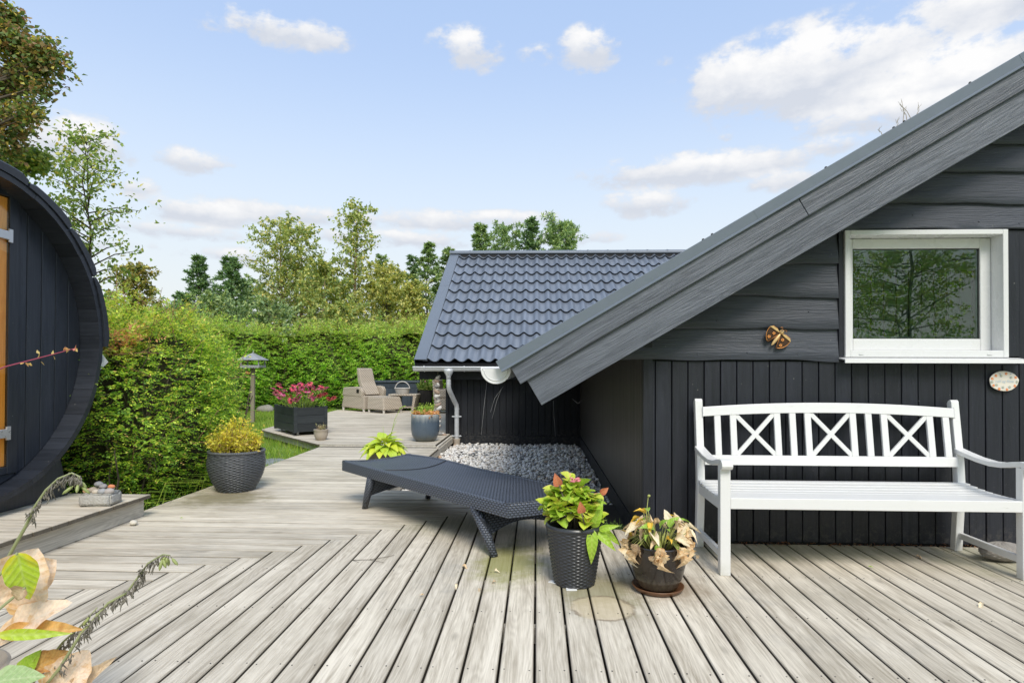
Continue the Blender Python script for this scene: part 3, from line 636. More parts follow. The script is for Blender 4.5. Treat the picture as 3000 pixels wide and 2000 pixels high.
# window
wi = thing('window', None, None, ((WX0+WX1)/2, WY, WZ0)); del_ = wi; wi.parent = gh; wi.location = Vector(WL[wi.name])-WL[gh.name]
def ring(m, x0, x1, z0, z1, t_, y0, y1, tb=None):
    tb = tb or t_
    m.box(x0, x0+t_, y0, y1, z0, z1); m.box(x1-t_, x1, y0, y1, z0, z1); m.box(x0+t_, x1-t_, y0+.0005, y1, z1-t_, z1); m.box(x0+t_, x1-t_, y0+.0005, y1, z0, z0+tb)
m = MB(); ring(m, WX0, WX1, WZ0, WZ1, .036, WY-.032, WY+.125, .05); m.build('frame', M_UPVC, wi, bevel=.004)
m = MB(); ring(m, WX0+.038, WX1-.038, WZ0+.052, WZ1-.038, .074, WY+.085, WY+.135, .085); m.build('sash', M_UPVC, wi, bevel=.006)
m = MB(); ring(m, WX0+.110, WX1-.110, WZ0+.135, WZ1-.110, .008, WY+.096, WY+.112); m.build('gasket', M_SCREW, wi)
MB().box(WX0+.11, WX1-.11, WY+.104, WY+.110, WZ0+.13, WZ1-.11).build('pane', M_GLASS, wi)
m = MB(); m.prism([(0, 0), (-.10, -.014), (-.10, -.040), (-.092, -.040), (-.088, -.020), (0, -.008)], lambda q: (2.165, WY-.01+q[0], WZ0-.002+q[1]), lambda q: (3.415, WY-.01+q[0], WZ0-.002+q[1]))
m.build('sill', M_SILL, wi)
for x_ in (2.315, 3.205): MB().box(x_-.016, x_+.016, WY-.038, WY-.033, WZ0+.018, WZ0+.026).build('drain_cap', M_UPVC, wi, bevel=.002)
# the room behind the pane; ceiling left open below the added roof opening
m = MB(); m.box(1.95, 4.6, 6.6, 6.65, -.05, 2.3); m.box(1.90, 1.95, WY+.18, 6.6, -.05, 2.3); m.box(4.6, 4.65, WY+.18, 6.6, -.05, 2.3); m.box(1.95, 4.6, WY+.18, 6.6, -.05, -.0); m.box(1.95, 4.6, 5.5, 6.6, 2.3, 2.33); m.box(1.95, 2.75, WY+.18, 5.5, 2.3, 2.33)
m.build('room_shell', M_ROOM, gh)
MB().box(1.96, 4.59, 6.592, 6.599, 0, 2.29).build('panel_backing', M_BLACKPL, gh)
for k in range(20): link('room_panel', _bm.setdefault('rp', MB().box(-.0575, .0575, -.014, 0, -1.14, 1.14).mesh('room_panel', M_ROOM)), gh, (2.03+k*.13, 6.590, 1.15))
m = MB(); m.tube([(2.92, 5.6, 0), (2.92, 5.6, 1.60)], .055, 12); m.box(2.92, 4.4, 5.58, 5.63, .5, 1.55); m.build('headboard', M_HEADB, gh)
# barge boards and flashing
def slope_board(name, s0, s1, n0, n1, y0, y1, mat, parent=gh, bevel=.003, off=.0):
    c_ = SN((s0+s1)/2, (n0+n1)/2); L = s1-s0; H = n1-n0; mm = MB()
    mm.box(-L/2, L/2, -(y1-y0)/2, (y1-y0)/2, -H/2, H/2)
    o = link(name, mm.mesh(name, mat), parent, (c_[0], (y0+y1)/2, c_[1]), rot=(0, -TH, 0))
    if bevel: b = o.modifiers.new('bevel', 'BEVEL'); b.width = bevel; b.segments = 2
    return o
SE = 8.6
slope_board('barge_board', .536, SE-.9, .848, 1.052, 4.165, 4.190, M_BARGE)
slope_board('barge_board', .485, 2.72, 1.046, 1.195, 4.138, 4.162, M_BARGE); slope_board('barge_board', 2.724, SE-.6, 1.046, 1.195, 4.138, 4.162, M_BARGE)
for s0, s1 in ((.418, 2.425), (2.42, 4.43), (4.425, 6.43), (6.425, SE)):
    e = 0 if s0 < 2.42 else (.0012 if s0 < 4 else (.0024 if s0 < 6 else .0006))
    m = MB(); y_ = 4.128-e
    pr = [(0, 0), (-.006, .012), (-.006, .012)]
    prof = [(y_+.006, 1.178), (y_-.010, 1.180), (y_-.010, 1.186), (y_, 1.196), (y_, 1.262), (y_+.09, 1.268), (y_+.09, 1.262), (y_+.004, 1.256), (y_+.004, 1.196)]
    f = lambda s__: (lambda q: (*(lambda t_: (t_[0], q[0], t_[1]))(SN(s__, q[1])),))
    m.prism(prof, f(s0), f(s1)); m.build('verge_flashing', M_FLASH, gh, at=(SN(s0, 1.2)[0], 4.13, SN(s0, 1.2)[1]))
m = MB()     # roof slab, soffit and far slope; unseen opening added to light the room
for sgn in (1, -1):
    mx = (lambda x_: x_) if sgn == 1 else (lambda x_: 2*RX-x_)
    for (sa_, sb_, ya, yb_) in (((.44, SR, 4.170, 5.0), (.44, 2.9, 5.0, 6.5), (5.2, SR, 5.0, 6.5), (.44, SR, 6.5, 13.2)) if sgn == 1 else ((.44, SR, 4.170, 13.2),)):
        pts = [SN(sa_+(.06 if sa_ < .5 else 0), 1.19), SN(sb_, 1.19), SN(sb_, 1.245), SN(sa_, 1.245)]
        m.prism(pts if sgn == 1 else pts[::-1], lambda q: (mx(q[0]), ya, q[1]), lambda q: (mx(q[0]), yb_, q[1]))
m.build('roof', M_ROOF, gh)
m = MB()
for (sa_, sb_, ya, yb_) in ((.56, SR-.1, 4.195, 5.0), (.56, 2.9, 5.0, 6.5), (5.2, SR-.1, 5.0, 6.5), (.56, SR-.1, 6.5, 11.0)): m.prism([SN(sa_, 1.08), SN(sb_, 1.08), SN(sb_, 1.12), SN(sa_, 1.12)], lambda q: (q[0], ya, q[1]), lambda q: (q[0], yb_, q[1]))  # soffit leaves the same unseen opening, added to light the room
m.prism([SN(2.98, 1.19), SN(4.72, 1.19), SN(4.72, 1.20), SN(2.98, 1.20)], lambda q: (q[0], 5.02, q[1]), lambda q: (q[0], 6.38, q[1])) if False else None
m.prism([SN(.55, 1.10), SN(.60, 1.10), SN(.60, 1.2), SN(.53, 1.2)], lambda q: (q[0], 4.2, q[1]), lambda q: (q[0], 10.8, q[1]))
m.build('soffit', M_BLACKD, gh)
# half-round gutter with its end cap
m = MB(); R_ = .098; cx, cz = -.285, 1.252
arc = [(cx+R_*math.cos(a), cz+R_*math.sin(a)) for a in np.linspace(PI, 2*PI, 17)]+[(cx+(R_-.004)*math.cos(a), cz+(R_-.004)*math.sin(a)) for a in np.linspace(2*PI, PI, 17)]
m.prism(arc, lambda q: (q[0], 4.215, q[1]), lambda q: (q[0], 10.6, q[1])); gu = m.build('gutter', M_GUTTER, gh, at=(cx, 4.2, cz))
m = MB(); ar = [(cx+(R_+.002)*math.cos(a), cz+(R_+.002)*math.sin(a)) for a in np.linspace(PI, 2*PI, 21)]; m.prism(ar, lambda q: (q[0], 4.206, q[1]), lambda q: (q[0], 4.213, q[1])); m.build('end_cap', M_UPVC, gu)
m = MB(); m.tube([(cx+(R_-.016)*math.cos(a), 4.205, cz+(R_-.016)*math.sin(a)) for a in np.linspace(PI+.05, 2*PI-.05, 21)], .004, 6); m.tube([(cx+(R_+.004)*math.cos(a), 4.207, cz+(R_+.004)*math.sin(a)) for a in np.linspace(PI, 2*PI, 21)], .005, 6); m.tube([(cx-R_, 4.205, cz), (cx-R_, 10.6, cz)], .010, 8); m.tube([(cx+R_, 4.205, cz), (cx+R_, 10.6, cz)], .009, 8)
m.build('gutter_bead', M_UPVC, gu, smooth=True)
for s_ in (2.05, 2.12, 3.0, 3.52, 3.6, 4.1): x_, z_ = SN(s_, 1.262); MB().lathe([(.010, 0), (.010, .006), (.005, .012)], 8, (x_, 4.175, z_)).build('roof_screw', M_SCREW, gh)
# dry weeds growing at the roof edge
m = MB()
for i, s_ in enumerate((3.55, 3.60, 3.63, 3.66, 3.70, 3.44)):
    x_, z_ = SN(s_, 1.262); d = Vector((random.uniform(-.6, .6), .2, 1)).normalized(); L = (.05, .17, .09, .12, .08, .05)[i]; p = Vector((x_, 4.19, z_))
    m.tube([p, p+d*L*.5+Vector((.01, 0, 0)), p+d*L], [.0025, .002, .001], 5)
    for t_ in (.5, .7, .9): q = p+d*L*t_; m.tube([q, q+Vector((random.uniform(-.03, .03), 0, .03))], [.0016, .0008], 4); 
setp(m.build('dry_weed', M_CORD, None, at=(SN(3.6, 1.262)[0], 4.19, SN(3.6, 1.262)[1])), 'tuft of dry brown weeds on the sloping roof edge', 'weed')

# ================================================================== TILED HOUSE
th = thing('tiled_roof_house', 'low black timber house with a blue-grey tile-pattern metal roof', 'house', (1.5, 13, -.16))
YE, ZE, YR, ZR = 10.9, 1.353, 15.41, 4.10
TS = math.atan2(ZR-ZE, YR-YE); cS, sS = math.cos(TS), math.sin(TS); LS = math.hypot(ZR-ZE, YR-YE)
TX0, CW, RW = -1.965, .2435, .505
hb = 11.3
m = MB(); m.box(-1.655, HX+.03, hb+.02, hb+.12, -.3, 1.25); m.box(-1.655, -1.55, hb+.12, 19.4, -.3, 1.25); m.box(-1.55, 7, 19.3, 19.4, -.3, 1.25)
m.add([(-1.60, hb+.05, 1.2), (-1.60, 19.4, 1.2), (-1.60, YR, 3.9)], [(0, 1, 2)]); m.build('wall', M_BLACKD, th)
x = -1.655
me_ = MB(); me_.prism([(-.057, .02), (.057, .02), (.057, .003), (.054, 0), (-.054, 0), (-.057, .003)], lambda q: (q[0], q[1], -.56), lambda q: (q[0], q[1], .56)); vb = me_.mesh('wall_board', M_BLACKD)
while x+.06 < HX: link('wall_board', vb, th, (x+.06, hb, .564)); x += .1205
MB().box(-1.66, HX, hb-.012, hb+.02, -.24, .0).build('plinth_board', M_BLACKD, th, bevel=.004, at=(-.4, hb, -.12))
MB().box(-2.16, .6, 11.08, 11.12, 1.045, 1.20).build('eave_beam', M_BLACKD, th, bevel=.004, at=(-.8, 11.1, 1.1))
MB().box(-2.185, .8, 10.93, 10.96, 1.19, 1.335).build('fascia_board', M_ROOFDK, th, at=(-.8, 10.94, 1.26))
MB().box(-1.70, -1.655, 11.28, 11.34, -.2, 1.1).build('corner_trim', M_BLACKD, th)
def SP(x_, t_, n_=0.0): return (x_, YE+t_*cS-n_*sS, ZE+t_*sS+n_*cS)
AMP, STEP = .034, .042
def prof(u):   # one pan-tile wave; crest skewed
    return AMP*math.cos(2*PI*(u-.02+.055*math.sin(2*PI*u)))
nu = 12
def tile_geo(m, x0, t0, ln=RW, w_=CW):
    vs, fs = [], []
    for i in range(nu+1):
        u = i/nu; p = prof(u)
        for (tt, n_) in ((.05, p-.004), (.004, p+STEP-.010), (.003, p+STEP), (ln*.45, p+STEP*.6), (ln+.01, p)): vs.append((x0+u*w_, t0+tt, n_+AMP))
    k = 5
    for i in range(nu):
        for j in range(k-1): fs.append((i*k+j, (i+1)*k+j, (i+1)*k+j+1, i*k+j+1))
    m.add(vs, fs)
tm = MB(); tile_geo(tm, 0, 0); tile_me = tm.mesh('roof_tile', M_ROOF, True); tile_me.set_sharp_from_angle(angle=rad(50))
nrows = int(LS/RW)+1; rest = MB()
for r_ in range(nrows):
    t0 = -.03+r_*RW; ln = min(RW, LS-.05-t0)
    if ln <= .1: continue
    zz = ZE+t0*sS; xlim = -.30+(3.75+.30)*(t0/LS)+.25
    ncol = 0; xx = TX0
    while xx < 8.0:
        if xx < xlim and ln > RW-.01: link('roof_tile', tile_me, th, SP(xx, t0), rot=(TS, 0, 0))
        else:
            b0 = len(rest.V); tile_geo(rest, xx, t0, ln); rest.V[b0:] = [SP(v[0], v[1], v[2]) for v in rest.V[b0:]]
        xx += CW
o = rest.build('hidden_roof_tiles', M_ROOF, th, smooth=True, kind='stuff', sharp=50)
m = MB(); m.prism([(-.03, -.05), (LS, -.05), (LS, -.01), (-.03, -.01)], lambda q: SP(-2.19, q[0], q[1]), lambda q: SP(8, q[0], q[1]))
m.prism([(-.03, -.05), (LS, -.05), (LS, -.0), (-.03, -.0)], lambda q: (-2.19, 2*YR-(YE+q[0]*cS-q[1]*sS), ZE+q[0]*sS+q[1]*cS), lambda q: (8, 2*YR-(YE+q[0]*cS-q[1]*sS), ZE+q[0]*sS+q[1]*cS))
m.build('roof_deck', M_ROOFDK, th)
for i, (a, b) in enumerate(((-.035, 3.25), (3.235, LS+.02))):     # verge flashing, two lengths
    m = MB(); e = .0015*i
    m.prism([(-2.205, -.08), (-2.205, .088+e), (-1.985, .088+e), (-1.975, .050), (-1.97, .050), (-1.98, .083+e), (-2.199, .083+e), (-2.199, -.08)], lambda q: SP(q[0], a, q[1]), lambda q: SP(q[0], b, q[1]))
    m.build('verge_flashing', M_FLASH, th, at=SP(-2.1, a, .08))
MB().box(-2.19, 7.6, YR-.14, YR+.14, ZR-.12, ZR+.045).build('ridge_closure', M_ROOFDK, th)
x = -2.21; i = 0
while x < 7.5:
    m = MB(); R_ = .085; e = .0015*(i % 2)
    for xa, xb, rr in ((x, x+.50, R_+e), (x-.012, x+.02, R_+.010)):
        pr = [(YR+math.cos(a)*rr*1.25, ZR+.055+math.sin(a)*rr) for a in np.linspace(PI, 0, 13)]+[(YR+math.cos(a)*(rr-.006)*1.25, ZR+.055+math.sin(a)*(rr-.006)) for a in np.linspace(0, PI, 13)]
        m.prism(pr[::-1], lambda q: (xa, q[0], q[1]), lambda q: (xb, q[0], q[1]))
    m.box(x, x+.497, YR-.17, YR-.10, ZR+.035, ZR+.06)
    m.build('ridge_cap', M_FLASH, th, at=(x+.25, YR, ZR)); x += .497; i += 1
# eave gutter and downpipe
m = MB(); R_ = .062; cy_, cz = 10.86, 1.272
arc = [(cy_+R_*math.cos(a), cz+R_*1.25*math.sin(a)) for a in np.linspace(PI, 2*PI, 13)]+[(cy_+(R_-.004)*math.cos(a), cz+(R_-.004)*1.25*math.sin(a)) for a in np.linspace(2*PI, PI, 13)]
m.prism(arc, lambda q: (-2.215, q[0], q[1]), lambda q: (-.30, q[0], q[1])); m.prism(arc[:13], lambda q: (-2.222, q[0], q[1]), lambda q: (-2.214, q[0], q[1])); m.tube([(-2.222, cy_-R_-.004, cz), (-.3, cy_-R_-.004, cz)], .011, 8)
gt = m.build('gutter', M_GUTTER, th, at=(-1.2, cy_, cz))
for x_ in (-2.02, -1.30): 
    m = MB(); m.tube([(x_, cy_+(R_+.004)*math.cos(a), cz+(R_*1.25+.004)*math.sin(a)) for a in np.linspace(PI-.3, 2*PI, 12)], .009, 6); m.build('bracket', M_GUTTER, gt)
def tlerp(a, b, t): return tuple(x+(y-x)*t for x, y in zip(a, b))
m = MB(); m.lathe([(.095, 0), (.085, -.05), (.050, -.115), (.043, -.13), (.043, -.18)], 20, (-1.585, cy_, 1.235)); m.build('funnel', M_GALV, gt, smooth=True)
pp = [(-1.585, cy_, 1.06), (-1.585, cy_, .95), (-1.583, cy_+.02, .89), (-1.565, cy_+.07, .82), (-1.515, 11.14, .64), (-1.487, 11.19, .575), (-1.482, 11.21, .51), (-1.482, 11.215, .30), (-1.482, 11.215, -.09)]
m = MB(); m.tube(pp, .0425, 16); m.tube([(-1.585, cy_, .975), (-1.585, cy_, .960)], .046, 16); m.tube([(-1.482, 11.215, .505), (-1.482, 11.215, .49)], .0465, 16); m.build('downpipe', M_GALV, th, smooth=True, at=(-1.48, 11.2, 0), sharp=60)
for z_ in (.36, .0): m = MB(); m.tube([(-1.482, 11.215, z_-.014), (-1.482, 11.215, z_+.014)], .049, 16); m.box(-1.555, -1.41, 11.20, 11.225, z_-.012, z_+.012); m.ball((-1.56, 11.2, z_), .014, 8, 6); m.ball((-1.405, 11.2, z_), .014, 8, 6); m.build('pipe_clamp', M_GALV, th, smooth=True, sharp=40)
m = MB(); m.lathe([(.058, -.22), (.062, -.10), (.068, -.06), (.068, -.045), (.05, -.045)], 16, (-1.482, 11.215, 0)); m.build('drain_collar', M_CREAM, th, smooth=True, sharp=40)
# cobwebs hanging in front of the black wall
m = MB()
for (a, b, c_) in (((-.92, 11.24, 1.06), (-.97, 11.22, .62), (-1.03, 11.24, .02)), ((-.62, 11.2, .92), (-.78, 11.2, .70), (-.86, 11.24, .44)), ((-.66, 11.2, .86), (-.74, 11.2, .66), (-.83, 11.24, .32)), ((.30, 11.2, .66), (.31, 11.2, .4), (.34, 11.24, .0)), ((.55, 9.5, .78), (.62, 9.3, .72), (.70, 9.1, .80))):
    m.tube([a, b, c_], [.0022, .0030, .0016], 4)
setp(m.build('cobweb', M_COB, None, at=(-.3, 11.24, .5)), 'pale cobweb strands hanging before the black back wall', 'cobweb')

# ================================================================== BARREL SAUNA
SXR, SCY, SCZ, SR_ = -3.80, 3.985, 1.466, 1.190
sa = thing('barrel_sauna', 'black barrel sauna with a glass door and curved roof shingles', 'sauna', (-4.8, SCY, .183))
SB = -6.6; NS = 62; st_len = SXR-SB
pr = [(-.0585, -.021), (.0585, -.021), (.0605, .021), (-.0605, .021)]
m = MB(); m.prism([(-.0565, -.022), (.0565, -.022), (.0600, -.018), (.0600, .019), (.0575, .022), (-.0575, .022), (-.0600, .019), (-.0600, -.018)], lambda q: (-st_len/2, q[0], q[1]), lambda q: (st_len/2, q[0], q[1]))
stave = m.mesh('stave', M_SAUNAX)
for k in range(NS):
    a = 2*PI*k/NS; r_ = SR_-.022+random.uniform(-.0015, .0015)
    link('stave', stave, sa, (SXR-st_len/2+random.uniform(-.002, .002), SCY+r_*math.cos(a), SCZ+r_*math.sin(a)), rot=(a-PI/2, 0, 0))
FX = -3.97; rin = SR_-.046
ys = [4.485, 4.57, 4.711, 4.853, 4.989, 5.13]
def facepart(y0, y1, zb=None, zt=None, name='face_board', x_=FX):
    m = MB(); y0 += .0035; y1 -= .0035; n = 6
    topz = [SCZ+math.sqrt(max(0, rin**2-(min(abs(y0+(y1-y0)*i/n-SCY), rin))**2)) for i in range(n+1)]
    poly = [(y0+(y1-y0)*i/n, (2*SCZ-topz[i]) if zb is None else zb) for i in range(n+1)]+[(y0+(y1-y0)*i/n, topz[i] if zt is None else zt) for i in range(n, -1, -1)]
    m.prism(poly, lambda q: (x_, q[0], q[1]), lambda q: (x_-.03, q[0], q[1])); m.build(name, M_SAUNA, sa, at=(x_, (y0+y1)/2, SCZ), bevel=.003)
for a, b in zip(ys[:-1], ys[1:]): facepart(a, b)
for a, b in zip(ys[:-1], ys[1:]): facepart(2*SCY-b, 2*SCY-a)
facepart(3.49, 4.48, zb=2.58); facepart(3.49, 4.48, zt=.452)
DY0, DY1, DZ0, DZ1 = 3.49, 4.48, .455, 2.575
m = MB(); e_ = .088
m.box(FX-.05, FX+.02, DY0, DY0+e_, DZ0, DZ1); m.box(FX-.05, FX+.02, DY1-e_, DY1, DZ0, DZ1); m.box(FX-.05, FX+.0195, DY0+e_, DY1-e_, DZ1-.045, DZ1); m.box(FX-.05, FX+.0195, DY0+e_, DY1-e_, DZ0, DZ0+.055)
m.build('door_frame', M_SAUNA, sa, bevel=.004)
dr_ = MB().box(FX+.004, FX+.012, DY0+.09, DY1-.091, DZ0+.058, DZ1-.048).build('glass_door', M_SGLASS, sa)
for z_ in (2.235, .76):
    m = MB(); m.box(FX+.020, FX+.032, DY1-.108, DY1-.072, z_-.05, z_+.05); m.box(FX+.013, FX+.034, DY1-.175, DY1-.104, z_-.032, z_+.032); m.tube([(FX+.013, DY1-.178, z_), (FX+.036, DY1-.178, z_)], .033, 16); m.build('hinge', M_STEEL, dr_, bevel=.002)
m = MB(); m.box(FX-.025, FX-.005, 4.22, 4.395, .515, 2.52); m.box(FX-.10, FX-.07, 3.2, 4.8, .5, 2.5); m.box(FX-1.2, FX-.3, 3.0, 5.0, .45, .5); m.box(FX-.26, FX-.11, 3.5, 4.4, 2.5, 2.53); m.build('pine_lining', M_PINE, sa)
m = MB(); m.prism([(SCY+1.14*math.cos(a), SCZ+1.14*math.sin(a)) for a in np.linspace(PI, 2*PI, 32)], lambda q: (SB+.05, q[0], q[1]), lambda q: (SB+.02, q[0], q[1])); m.build('back_wall', M_SAUNA, sa)  # lower half only; unseen upper opening added to let light inside
# curved shingles, each a bent plank with rounded ends
sh_a = [2.5, 33.5, 58.5, 83.5, 108.5, 133.5, 158, 181]
angs = []
for (x_, y_) in ((319, 961), (282, 783), (190, 623), (38, 480)):
    a_ = (x_-1573)/1782.6; Y_ = SXR/a_; Z_ = 1.2563+(1078-y_)/1782.6*Y_; angs.append(math.atan2(Z_-SCZ, Y_-SCY))
angs[0] = -.035
step = angs[3]-angs[2]
while angs[-1] < PI: angs.append(angs[-1]+step)
xcol = 0; xx = SXR+.012
while xx > SB:
    for a0, a1 in zip(angs[:-1], angs[1:]):
        g_ = .008; n = 8; vs = []; am = (a0+a1)/2
        for i in range(n+1):
            a = a0+g_+(a1-a0-2*g_)*i/n; e = min(1, min(i, n-i)/1.0); ro = SR_+.062+.018*(1-i/n)-(.020 if i in (0, n) else 0); ri = SR_+.004
            for rr, xo in ((ri, 0), (ro-.012, 0), (ro, -.012), (ro, -.128), (ro-.012, -.14), (ri, -.14)):
                vs.append((xo, SCY+rr*math.cos(a)-WL[sa.name].y, SCZ+rr*math.sin(a)-WL[sa.name].z))
        k = 6; fs = [(i*k+j, i*k+(j+1) % k, (i+1)*k+(j+1) % k, (i+1)*k+j) for i in range(n) for j in range(k)]+[tuple(range(k))[::-1], tuple(range(n*k, n*k+k))]
        key = ('sh', round(a0, 3))
        if key not in _bm: mm = MB(); mm.add(vs, fs); _bm[key] = mm.mesh('shingle', M_SAUNAX, True); _bm[key].set_sharp_from_angle(angle=rad(30))
        link('shingle', _bm[key], sa, (xx, WL[sa.name].y, WL[sa.name].z))
    xx -= .143
for x_ in (-3.93, -5.2, -6.3): m = MB(); m.prism([(3.35, .187), (4.96, .187), (4.86, .55), (4.6, .42), (3.98, .30), (3.4, .42)], lambda q: (x_, q[0], q[1]), lambda q: (x_-.06, q[0], q[1])); m.build('cradle', M_SAUNA, sa)
m = MB(); m.box(-3.86, -3.82, 5.178, 5.21, 1.30, 1.345); m.add([(-3.84, 5.19, 1.40), (-3.80, 5.245, 1.30), (-3.84, 5.19, 1.22), (-3.90, 5.2, 1.3)], [(0, 1, 2), (0, 2, 3)]); m.build('strap_bracket', M_STEEL, sa)

# ================================================================== POTS
def pot(name, label, cat, loc, prof, mat, soil_z, soil_r, n=40, smooth=True, group=None):
    t_ = thing(name, label, cat, loc, group); m = MB(); m.lathe(prof, n); m.build('pot_body', mat, t_, smooth, local=True, sharp=50)
    m = MB(); nn_ = 24; m.lathe([(soil_r, soil_z-.01), (soil_r, soil_z), (soil_r*.6, soil_z+.008), (.01, soil_z+.012)], nn_); m.build('soil', M_SOIL, t_, True, local=True); return t_
# woven black plastic pot of the hydrangea
PA = (.222, 3.60, 0)
ta = thing('woven_plastic_pot', 'tall tapering black woven-look plastic pot standing left of the brown glazed pot', 'plant pot', PA)
m = MB(); H, rb, rt = .345, .115, .166; rows, cols = 34, 17
def fa(u, v):
    row = v*rows; r_ = rb+(rt-rb)*v**.9; r_ += (.0 if v < .01 else 0)
    k = int(row); fr = row-k; ph = PI*(k % 2)
    bulge = math.sin(PI*min(max(fr, 0), 1))**.6 if v < 1 else 0
    r_ += .0052*min(1, max(0, math.cos(u*2*PI*cols+ph)+.35)*1.3)**.6*bulge if v < .93 else .0
    if v >= .93: r_ += .006*math.sin(PI*(v-.93)/.07)
    return (r_*math.cos(2*PI*u), r_*math.sin(2*PI*u), H*v)
m.grid(fa, cols*8, rows*4, True); m.build('woven_wall', M_POTWEAVE, ta, True, local=True)
m = MB(); m.lathe([(rt, H), (rt-.004, H+.006), (rt-.012, H+.004), (rt-.014, H-.06), (rb-.01, .01)], 48, cap=False); m.lathe([(rb, 0), (rb, .004)], 48); m.build('inner_wall', M_POTWEAVE, ta, True, local=True)
m = MB(); m.lathe([(rt-.016, H-.055), (rt-.05, H-.045), (.01, H-.035)], 24); m.build('soil', M_SOIL, ta, True, local=True)
# brown glazed pot and saucer
PB = (.69, 3.51, 0)
pot('brown_glazed_pot', 'glossy dark brown ceramic pot on a rusty saucer', 'plant pot', (PB[0], PB[1], .018), [(.095, 0), (.112, .012), (.138, .07), (.156, .15), (.164, .215), (.163, .238), (.168, .246), (.165, .252), (.156, .250), (.152, .235), (.150, .20)], M_BROWNGLAZE, .205, .150, 56)
m = MB(); m.lathe([(.110, 0), (.128, .004), (.143, .022), (.146, .030), (.140, .030), (.124, .014), (.02, .010)], 48); setp(m.build('plant_saucer', M_SAUCER, None, True, at=(0, 0, 0)), 'rusty brown clay saucer under the brown glazed pot', 'saucer').location = (PB[0], PB[1], .001)
# big wicker pot
PW = (-3.082, 6.14, 0)
tw = thing('wicker_basket_pot', 'large round dark grey wicker basket pot at the hedge edge of the deck', 'plant pot', PW)
m = MB(); rws = 30
prof_w = lambda v: .163+.108*math.sin(min(1, v*1.35)*PI/2)**.9-.012*max(0, v-.75)/.25
for i in range(rws):
    v = (i+.5)/rws; r_ = prof_w(v); z_ = .395*v; nn_ = 96
    m.tube([((r_+.0045*math.sin(20*2*PI*k/nn_+PI*(i % 2)))*math.cos(2*PI*k/nn_), (r_+.0045*math.sin(20*2*PI*k/nn_+PI*(i % 2)))*math.sin(2*PI*k/nn_), z_+.002*math.sin(k*.9+i)) for k in range(nn_+1)], .0072, 6, cap=False)
m.build('woven_wall', M_STRAND, tw, True, local=True)
m = MB()
for s_ in range(3): m.tube([((.262+.008*math.cos(28*a+s_*2.1))*math.cos(a), (.262+.008*math.cos(28*a+s_*2.1))*math.sin(a), .398+.008*math.sin(28*a+s_*2.1)) for a in np.linspace(0, 2*PI, 241)], .0085, 6, cap=False)
m.build('braided_rim', M_STRAND, tw, True, local=True)
m = MB(); m.lathe([(.150, .002)]+[(prof_w(v)-.012, .395*v) for v in (.05, .2, .4, .6, .8, .98)], 40, cap=False); m.lathe([(.150, .001), (.150, .006)], 24); m.build('liner', M_BLACKPL, tw, True, local=True)
m = MB(); m.lathe([(.245, .355), (.01, .37)], 24); m.build('soil', M_SOIL, tw, True, local=True)
# small clay pot, blue glazed pot, bowl, ribbed pot
pot('small_clay_pot', 'small pale cream clay pot beside the dark planter box', 'plant pot', (-3.645, 10.15, UZ), [(.066, 0), (.088, .02), (.108, .07), (.116, .12), (.117, .15), (.120, .153), (.121, .178), (.117, .18), (.110, .178), (.106, .15)], M_CREAM, .155, .106)
PC = (-1.867, 10.12, UZ)
pot('blue_glazed_pot', 'blue-grey glazed ceramic pot at the corner of the upper deck', 'plant pot', PC, [(.11, 0), (.15, .008), (.19, .045), (.222, .11), (.236, .20), (.237, .30), (.233, .38), (.236, .445), (.230, .452), (.220, .447), (.214, .40)], M_BLUEGLAZE, .415, .214, 48)
PD = (-1.90, 7.55, 0)
pot('brown_bowl_pot', 'wide low brown bowl pot partly hidden behind the lounger', 'plant pot', PD, [(.15, 0), (.175, .02), (.205, .12), (.222, .205), (.228, .215), (.216, .217), (.205, .20)], M_BOWLPOT, .195, .2)
PE = (-3.30, 17.85, UZ)
te = thing('ribbed_pot', 'tall dark ribbed plastic pot beside the wicker side table', 'plant pot', PE)
m = MB(); m.grid(lambda u, v: ((.165+.065*v+(.007*math.cos(28*2*PI*u) if v < .93 else .006))*math.cos(2*PI*u), (.165+.065*v+(.007*math.cos(28*2*PI*u) if v < .93 else .006))*math.sin(2*PI*u), .57*v), 168, 14, True); m.build('pot_body', M_BLACKPL, te, True, local=True)
m = MB(); m.lathe([(.215, .53), (.01, .54)], 20); m.build('soil', M_SOIL, te, local=True)

